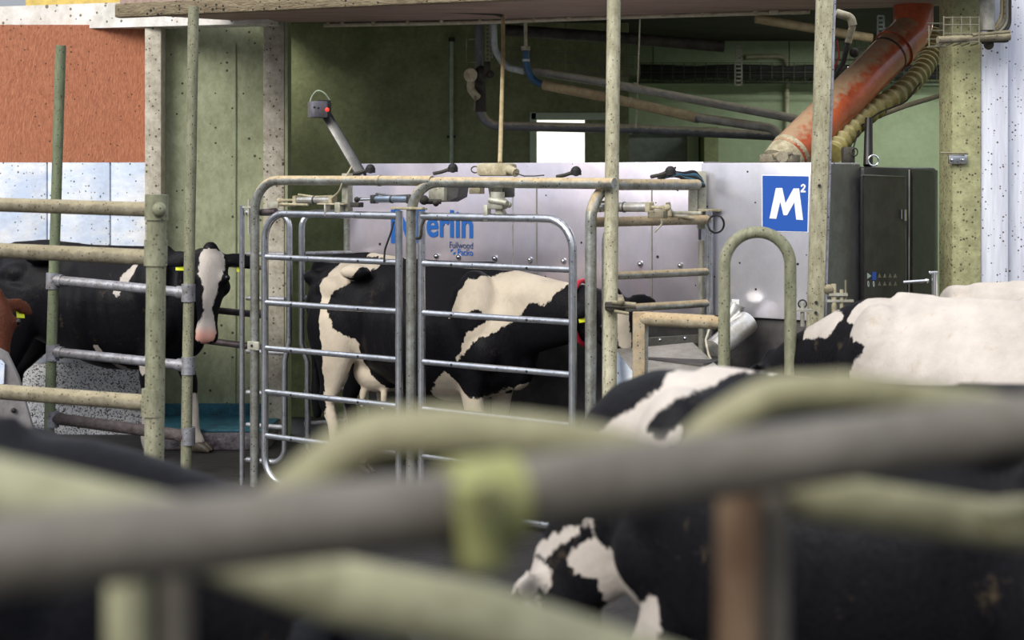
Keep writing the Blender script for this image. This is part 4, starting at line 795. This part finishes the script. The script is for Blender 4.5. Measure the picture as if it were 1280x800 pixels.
# perforated hangers
def hanger(label, x, y0, y1, d, m, w=.05):
    o = thing('slotted_hanger', label, 'bracket', W(x, y0, d), 'slotted metal hangers'); mb = MB(); n_ = int((y1-y0)/5); zt, zb_ = pz(y0,d), pz(y1,d); xx = pxx(x,d)
    mb.box((xx-w/2,d,(zt+zb_)/2),(.012,.012,zt-zb_)); mb.box((xx+w/2,d,(zt+zb_)/2),(.012,.012,zt-zb_))
    for i in range(n_+1): mb.box((xx,d,zb_+(zt-zb_)*i/n_),(w,.012,.014))
    obj('strip', mb, m, o)
hanger('slotted hanger strip under the ceiling right of the square post', 1101, 20, 58, 12.0, 'pipe_white', .045)
hanger('grey slotted hanger strip crossing the far wire tray', 923, 55, 106, 14.4, 'steel_tray', .06)
hanger('toothed pale strip beside the valve drop pipe', 609.5, 24, 76, 12.3, 'pipe_cream', .03)
hanger('second toothed pale strip beside the pale curved pipe', 613.5, 24, 72, 12.35, 'pipe_cream', .02)
# wire trays
def tray(label, a, b, w, h, step, m, r=.0035):
    t = (b-a); L = t.length; t.normalize(); s_ = Vector((t.y,-t.x,0)).normalized()*-1; mb = MB()
    for off, zz in ((0,0),(0,h*.5),(0,h),(w*.5,0),(w,0),(w,h*.5),(w,h)): mb.tube([a+s_*off+Z*zz, b+s_*off+Z*zz], r, n=6)
    k = int(L/step)
    for i in range(k+1):
        p = a+t*(L*i/k); mb.tube([p+Z*h, p, p+s_*w, p+s_*w+Z*h], r, n=6)
    for i in (.05, .5, .95):
        p = a+t*(L*i)+s_*w; mb.tube([p, Vector((p.x, p.y, 3.235))], r*1.6, n=6)
    return tag(obj('wire_cable_tray', mb, m), label, 'cable tray')
tray('dark wire mesh cable tray before the dark wall behind the tall pole', W(625,84,12.7), W(800,94,12.9), .2, .16, .085, 'wire')
tray('long wire mesh cable tray along the far green wall', W(800,102,14.6), W(1185,102,14.6), .25, .17, .10, 'wire_dark')
tray('wire mesh cable tray behind the orange tube', W(1030,74,13.0), W(1185,74,13.0), .2, .17, .08, 'wire')
for y, lb in ((94,'lower'), (86,'upper')):
    o = tag(obj('cable_run', MB().tube([W(800+i*24, y+1.2*math.sin(i*1.3+y), 14.66) for i in range(17)], .035, n=8), 'black_rough'), lb+' black cable bundle lying in the far wire tray', 'cable', 'cable bundles in the far tray')
tag(obj('bent_wire', MB().tube([W(583,48,12.6), W(583,78,12.6), W(594,78,12.6)], .004, n=6).tube([W(586,49,12.6), W(600,49,12.6)], .006, n=6), 'pipe_cream'), 'thin bent wire end left of the grey drop pipe', 'wire')
# basket on the green pillar
o = thing('cable_basket', 'short wire cable basket bracketed across the green pillar', 'cable tray', W(1195,55,9.5))
mb = MB(); bx0, bx1 = pxx(1167,9.4), pxx(1224,9.4)
for zz in (pz(22,9.4), pz(31,9.4), pz(42,9.4), pz(52,9.4)): mb.tube([(bx0+.06,9.4,zz),(bx1,9.4,zz)], .005, n=6); mb.tube([(bx0,9.55,zz-.02),(bx0+.1,9.55,zz-.02)], .005, n=6)
for i in range(5): x = bx0+.06+i*.052; mb.tube([(x,9.4,pz(20,9.4)),(x,9.4,pz(54,9.4)),(x,9.58,pz(54,9.4))], .005, n=6)
mb.tube([(bx0,9.5,pz(30,9.4)),(bx0,9.5,pz(56,9.4)),(bx0+.1,9.5,pz(56,9.4))], .005, n=6)
obj('wires', mb, 'wire', o); obj('shelf', MB().tube([W(1172,50,9.38), W(1262,46,9.45)], .022, n=10).tube([W(1215,44,9.4), W(1262,40,9.45)], .012, n=8), 'rail_muddy', o)
o = thing('cable_bunch', 'dirty cables rising past the top of the white pillar', 'cable', W(1250,40,9.5))
for i, x in enumerate((1252, 1256, 1259, 1262)): obj('cable', MB().tube([W(x, -12, 9.5), W(x, 20+i*5, 9.5), W(x-10-i*2, 38+i*3, 9.48), W(1228, 44+i*3, 9.45)], .009+.003*(i % 2), fillet=.1, n=8), ('pipe_tan','rail_muddy','pipe_grey','dark_grime')[i], o)
obj('clutter', MB().box(W(1243,48,9.5), (.16,.06,.05), bev=.01).sphere(W(1236,56,9.5), .03), 'dark_grime', o)
tag(obj('pipe_stub', MB().tube([W(1234,-10,9.45), W(1234,38,9.45)], .045, n=16), 'pipe_grey'), 'grey vertical pipe in front of the top of the white pillar', 'pipe')
gizmo('bolted steel plate with a thin rod on the green pillar', [('plate', MB().box(W(1197,199,9.58), (.11,.02,.055), bev=.004), 'galv'), ('bolt', MB().sphere(W(1190,200,9.56), .011), 'galv'), ('bolt', MB().sphere(W(1204,200,9.56), .011), 'galv'), ('rod', MB().tube([W(1175,191,9.55), W(1210,192,9.55)], .006), 'rail_muddy')], W(1197,199,9.58), 'pillar_plate', 'bracket')
# orange tube and ribbed hose
o = thing('orange_tube', 'thick orange brown plastic feed tube slanting down to the steel cabinet', 'pipe', W(985,195,9.9))
e1_, e2_, e3_ = W(1143,-30,10.8), W(1141,38,10.75), W(984,196,9.95)
obj('tube', MB().tube([e1_, e2_, e3_], .132, fillet=.14, n=32), 'pvc_red', o)
dv = (e3_-e2_).normalized(); p = e2_+dv*.22
obj('socket_ring', MB().tube([p-dv*.03, p+dv*.03], .145, n=32), 'pvc_red', o); p = e2_+dv*.32; obj('seal_ring', MB().tube([p-dv*.006, p+dv*.006], .136, n=32), 'dark_grime', o)
obj('outlet', MB().tube([e3_-dv*.05, e3_+dv*.1], [.135,.12], n=32), 'sand', o)
obj('foot_bracket', MB().box(W(975,198,9.7), (.22,.12,.05), rz=SROT, bev=.01).tube([W(966,196,9.6), W(990,190,9.6)], .02).tube([W(978,198,9.55), W(978,196,9.5)], .035), 'rail_muddy', o)
rh = catmull([(*W(1166,40,11.0),0,0),(*W(1160,75,10.9),0,0),(*W(1130,112,10.6),0,0),(*W(1075,150,10.3),0,0),(*W(1040,192,10.0),0,0)], 26)
hpts = [Vector(k[:3]) for k in rh]; tag(obj('ribbed_hose', MB().tube(hpts, [.070 if i % 4 < 2 else .052 for i in range(len(hpts))], n=18), 'hose_yellow'), 'olive ribbed flexible hose hanging under the orange tube', 'hose')
pipe('support_rod', 'grimy thin rod crossing from the ribbed hose to the green pillar', [W(1186,116,10.4), W(1130,133,10.4), W(1080,152,10.4)], .016, 'rail_muddy', 'rod', 0)
tag(obj('tube_cable', MB().tube([W(1150,104,10.4), W(1132,128,10.3), W(1100,140,10.3), W(1075,158,10.2), W(1065,190,10.0)], .005, fillet=.1, n=6), 'black_rough'), 'thin black cable trailing along the ribbed hose', 'cable')
tag(obj('black_riser', MB().tube([W(1086,148,10.2), W(1085,207,10.1)], [.024,.03], n=14), 'black'), 'black riser pipe entering the top of the control cabinet', 'pipe')
gizmo('dark junction block on the cabinet behind the square post', [('block', MB().box(W(1060,196,9.7), (.07,.08,.12), bev=.01), 'dark_grime'), ('eyelet', MB().tube([W(1068+4*math.cos(a),190+5*math.sin(a),9.65) for a in [i*math.pi/6 for i in range(12)]], .005, closed=True, n=6), 'dark_grime')], W(1060,205,9.7), 'junction_block', 'fitting')
gizmo('jointed cream fitting hanging behind the square post', [('upper', MB().tube([W(1045,16,11.2), W(1064,22,11.2), W(1066,32,11.2)], .03, fillet=.08), 'pipe_cream'), ('lower', MB().tube([W(1066,32,11.2), W(1060,54,11.2)], .024), 'sand'), ('tail', MB().tube([W(1060,54,11.2), W(1054,78,11.2), W(1045,95,11.2)], .018, fillet=.06), 'dark_grime'), ('bulb', MB().sphere(W(1068,66,11.2), .035), 'dark_grime'),
      ('red_wire', MB().tube([W(1046,50,11.1), W(1049,70,11.1), W(1042,88,11.1)], .006, fillet=.05, n=6), 'red_band')], W(1060,20,11.2), 'hanging_fitting', 'fitting')
# small fittings by the square post
gizmo('dusty latch fitting between the hoop and the square post', [('plate', MB().box(W(1003,388,8.3), (.11,.04,.012)), 'pale_cast'), ('pin', MB().tube([W(1003,378,8.3), W(1003,408,8.3)], .011), 'pale_cast'), ('ring', MB().tube([W(1003+5*math.cos(a),380+5*math.sin(a),8.3) for a in [i*math.pi/7 for i in range(14)]], .005, closed=True, n=6), 'dark_grime')], W(1003,395,8.3), 'latch_fitting', 'fitting')
gizmo('dusty stacked clamp fitting right of the square post', [('bar', MB().box(W(1047,368,8.5), (.1,.04,.014)), 'pale_cast'), ('bar', MB().box(W(1050,376,8.5), (.14,.03,.012)), 'pale_cast'), ('pin', MB().tube([W(1042,355,8.5), W(1043,395,8.5)], .014), 'sand'), ('pin', MB().tube([W(1052,362,8.5), W(1052,400,8.5)], .01), 'sand'), ('nut', MB().sphere(W(1036,362,8.5), .028), 'rail_muddy'), ('rod', MB().tube([W(1057,350,8.5), W(1057,375,8.5)], .005), 'wire')], W(1047,380,8.5), 'clamp_fitting', 'fitting')
o = thing('chrome_stand', 'chrome upright with a short horizontal rod before the black cabinet', 'stand', at_(W(1168,400,8.6),0))
obj('upright', MB().tube([W(1168,340,8.6), at_(W(1168,400,8.6),0)], .017), 'chrome', o); obj('cap', MB().box(W(1166,341,8.6), (.05,.03,.02), bev=.005), 'chrome', o); obj('rod', MB().tube([W(1129,353,8.6), W(1158,351,8.6)], .010), 'chrome', o); obj('rod_tip', MB().sphere(W(1158,351,8.6), .014), 'chrome', o)

# ------------------------------------------------------------------ foreground railing, far out of focus
L0, L1 = W(-160, 712, 1.10), W(590, 632, 1.28); R0, R1 = W(600, 622, 1.29), W(1420, 512, 1.52)
o = thing('foreground_rail', 'blurred grey brown pipe rail crossing the whole foreground', 'rail', L1)
obj('left_tube', MB().tube([L0, L1], .0295, n=24), 'fore_grey', o); obj('right_tube', MB().tube([R0, R1], .0285, n=24), 'fore_grey', o)
cl_ = MB().tube([W(565,632,1.275), W(640,622,1.30)], .036, n=24); obj('clamp', cl_, 'lime', o, label='lime yellow clamp')
obj('clamp_bolt', MB().tube([W(590,600,1.22), W(600,700,1.24)], .015, n=12), 'lime', o); obj('clamp_ear', MB().box(W(600,665,1.30), (.05,.03,.06), bev=.008), 'lime', o)
def fpipe(label, pts, r, m, fillet=.08, name='bent_tube'):
    return tag(obj(name, MB().tube(pts, r, fillet=fillet, n=20), m), label, 'tube')
fpipe('blurred olive tube humping up in the middle of the foreground and dipping behind the rail', [W(290,690,1.45), W(360,622,1.45), W(455,543,1.46), W(560,538,1.47), W(700,552,1.49), W(850,585,1.52), W(1000,618,1.56), W(1290,662,1.62)], .0235, 'fore_olive')
fpipe('blurred olive tube humping up in the right foreground', [W(820,600,1.62), W(900,528,1.62), W(965,492,1.63), W(1060,488,1.64), W(1420,540,1.72)], .020, 'fore_olive')
fpipe('blurred olive tube sloping down from the left edge and reappearing below the rail', [W(-120,590,1.36), W(60,628,1.38), W(230,668,1.40), W(420,738,1.42), W(600,772,1.42), W(900,868,1.44)], .030, 'fore_pale')
def fpost(label, x, y0, d, r, m):
    o = tag(obj('foreground_post', MB().tube([W(x, y0, d), at_(W(x, y0, d), 0)], r, n=18), m, base=at_(W(x,y0,d),0)), label, 'post'); return o
fpost('blurred pale post under the left part of the foreground rail', 160, 700, 1.35, .0185, 'fore_pale')
fpost('blurred grey post under the left part of the foreground rail', 218, 700, 1.37, .016, 'fore_grey')
fpost('blurred rusty pale post under the right part of the foreground rail', 923, 612, 1.48, .020, 'fore_rust')
fpost('blurred greyish post right beside the rusty foreground post', 966, 612, 1.52, .014, 'fore_grey')
o = tag(obj('rail_joint', MB().tube([W(1262,630,1.58), W(1268,665,1.58)], .026, n=16), 'fore_olive'), 'blurred olive joint at the right edge of the foreground', 'joint')

# ------------------------------------------------------------------ light, sky, camera
w = bpy.data.worlds.new('World'); bpy.context.scene.world = w; w.use_nodes = True; n = w.node_tree.nodes; l = w.node_tree.links
bg = n['Background']; tc = n.new('ShaderNodeTexCoord'); sx = n.new('ShaderNodeSeparateXYZ'); l.new(tc.outputs['Generated'], sx.inputs[0])
cr = n.new('ShaderNodeValToRGB'); l.new(sx.outputs[2], cr.inputs[0]); cr.color_ramp.elements[0].position = .0; cr.color_ramp.elements[0].color = (.15,.16,.18,1); cr.color_ramp.elements[1].position = .5; cr.color_ramp.elements[1].color = (.98,1.02,1.12,1)
l.new(cr.outputs[0], bg.inputs['Color']); bg.inputs['Strength'].default_value = 1.0
sd_ = bpy.data.lights.new('sun', 'SUN'); sd_.energy = 2.5; sd_.angle = math.radians(35); sd_.color = (1,.95,.86); so = bpy.data.objects.new('sun', sd_); C.objects.link(so); so.rotation_euler = (math.radians(52), 0, math.radians(-38))
for i, (x, y) in enumerate(((3.3, 13.7), (5.2, 13.7))):  # unseen area lights, added to brighten the far green wall
    ld = bpy.data.lights.new('far_wall_fill', 'AREA'); ld.shape = 'RECTANGLE'; ld.size = 1.4; ld.size_y = .15; ld.energy = 22; ld.color = (.95,1,.9); lo_ = bpy.data.objects.new('far_wall_fill', ld); C.objects.link(lo_); lo_.location = (x, y, 3.2)
cam = bpy.data.cameras.new('camera'); co_ = bpy.data.objects.new('camera', cam); C.objects.link(co_); co_.location = (0,0,H); co_.rotation_euler = (math.radians(90), 0, 0)
cam.sensor_fit = 'HORIZONTAL'; cam.sensor_width = 36; cam.lens = F/1280*36; cam.shift_y = -(400-HZ)/1280; cam.clip_start = .05
cam.dof.use_dof = True; cam.dof.focus_distance = 10.0; cam.dof.aperture_fstop = 2.2
sc = bpy.context.scene; sc.camera = co_; sc.view_settings.view_transform = 'Standard'; sc.view_settings.look = 'None'; sc.view_settings.gamma = 1; sc.view_settings.exposure = .42; sc.view_settings.use_curve_mapping = False
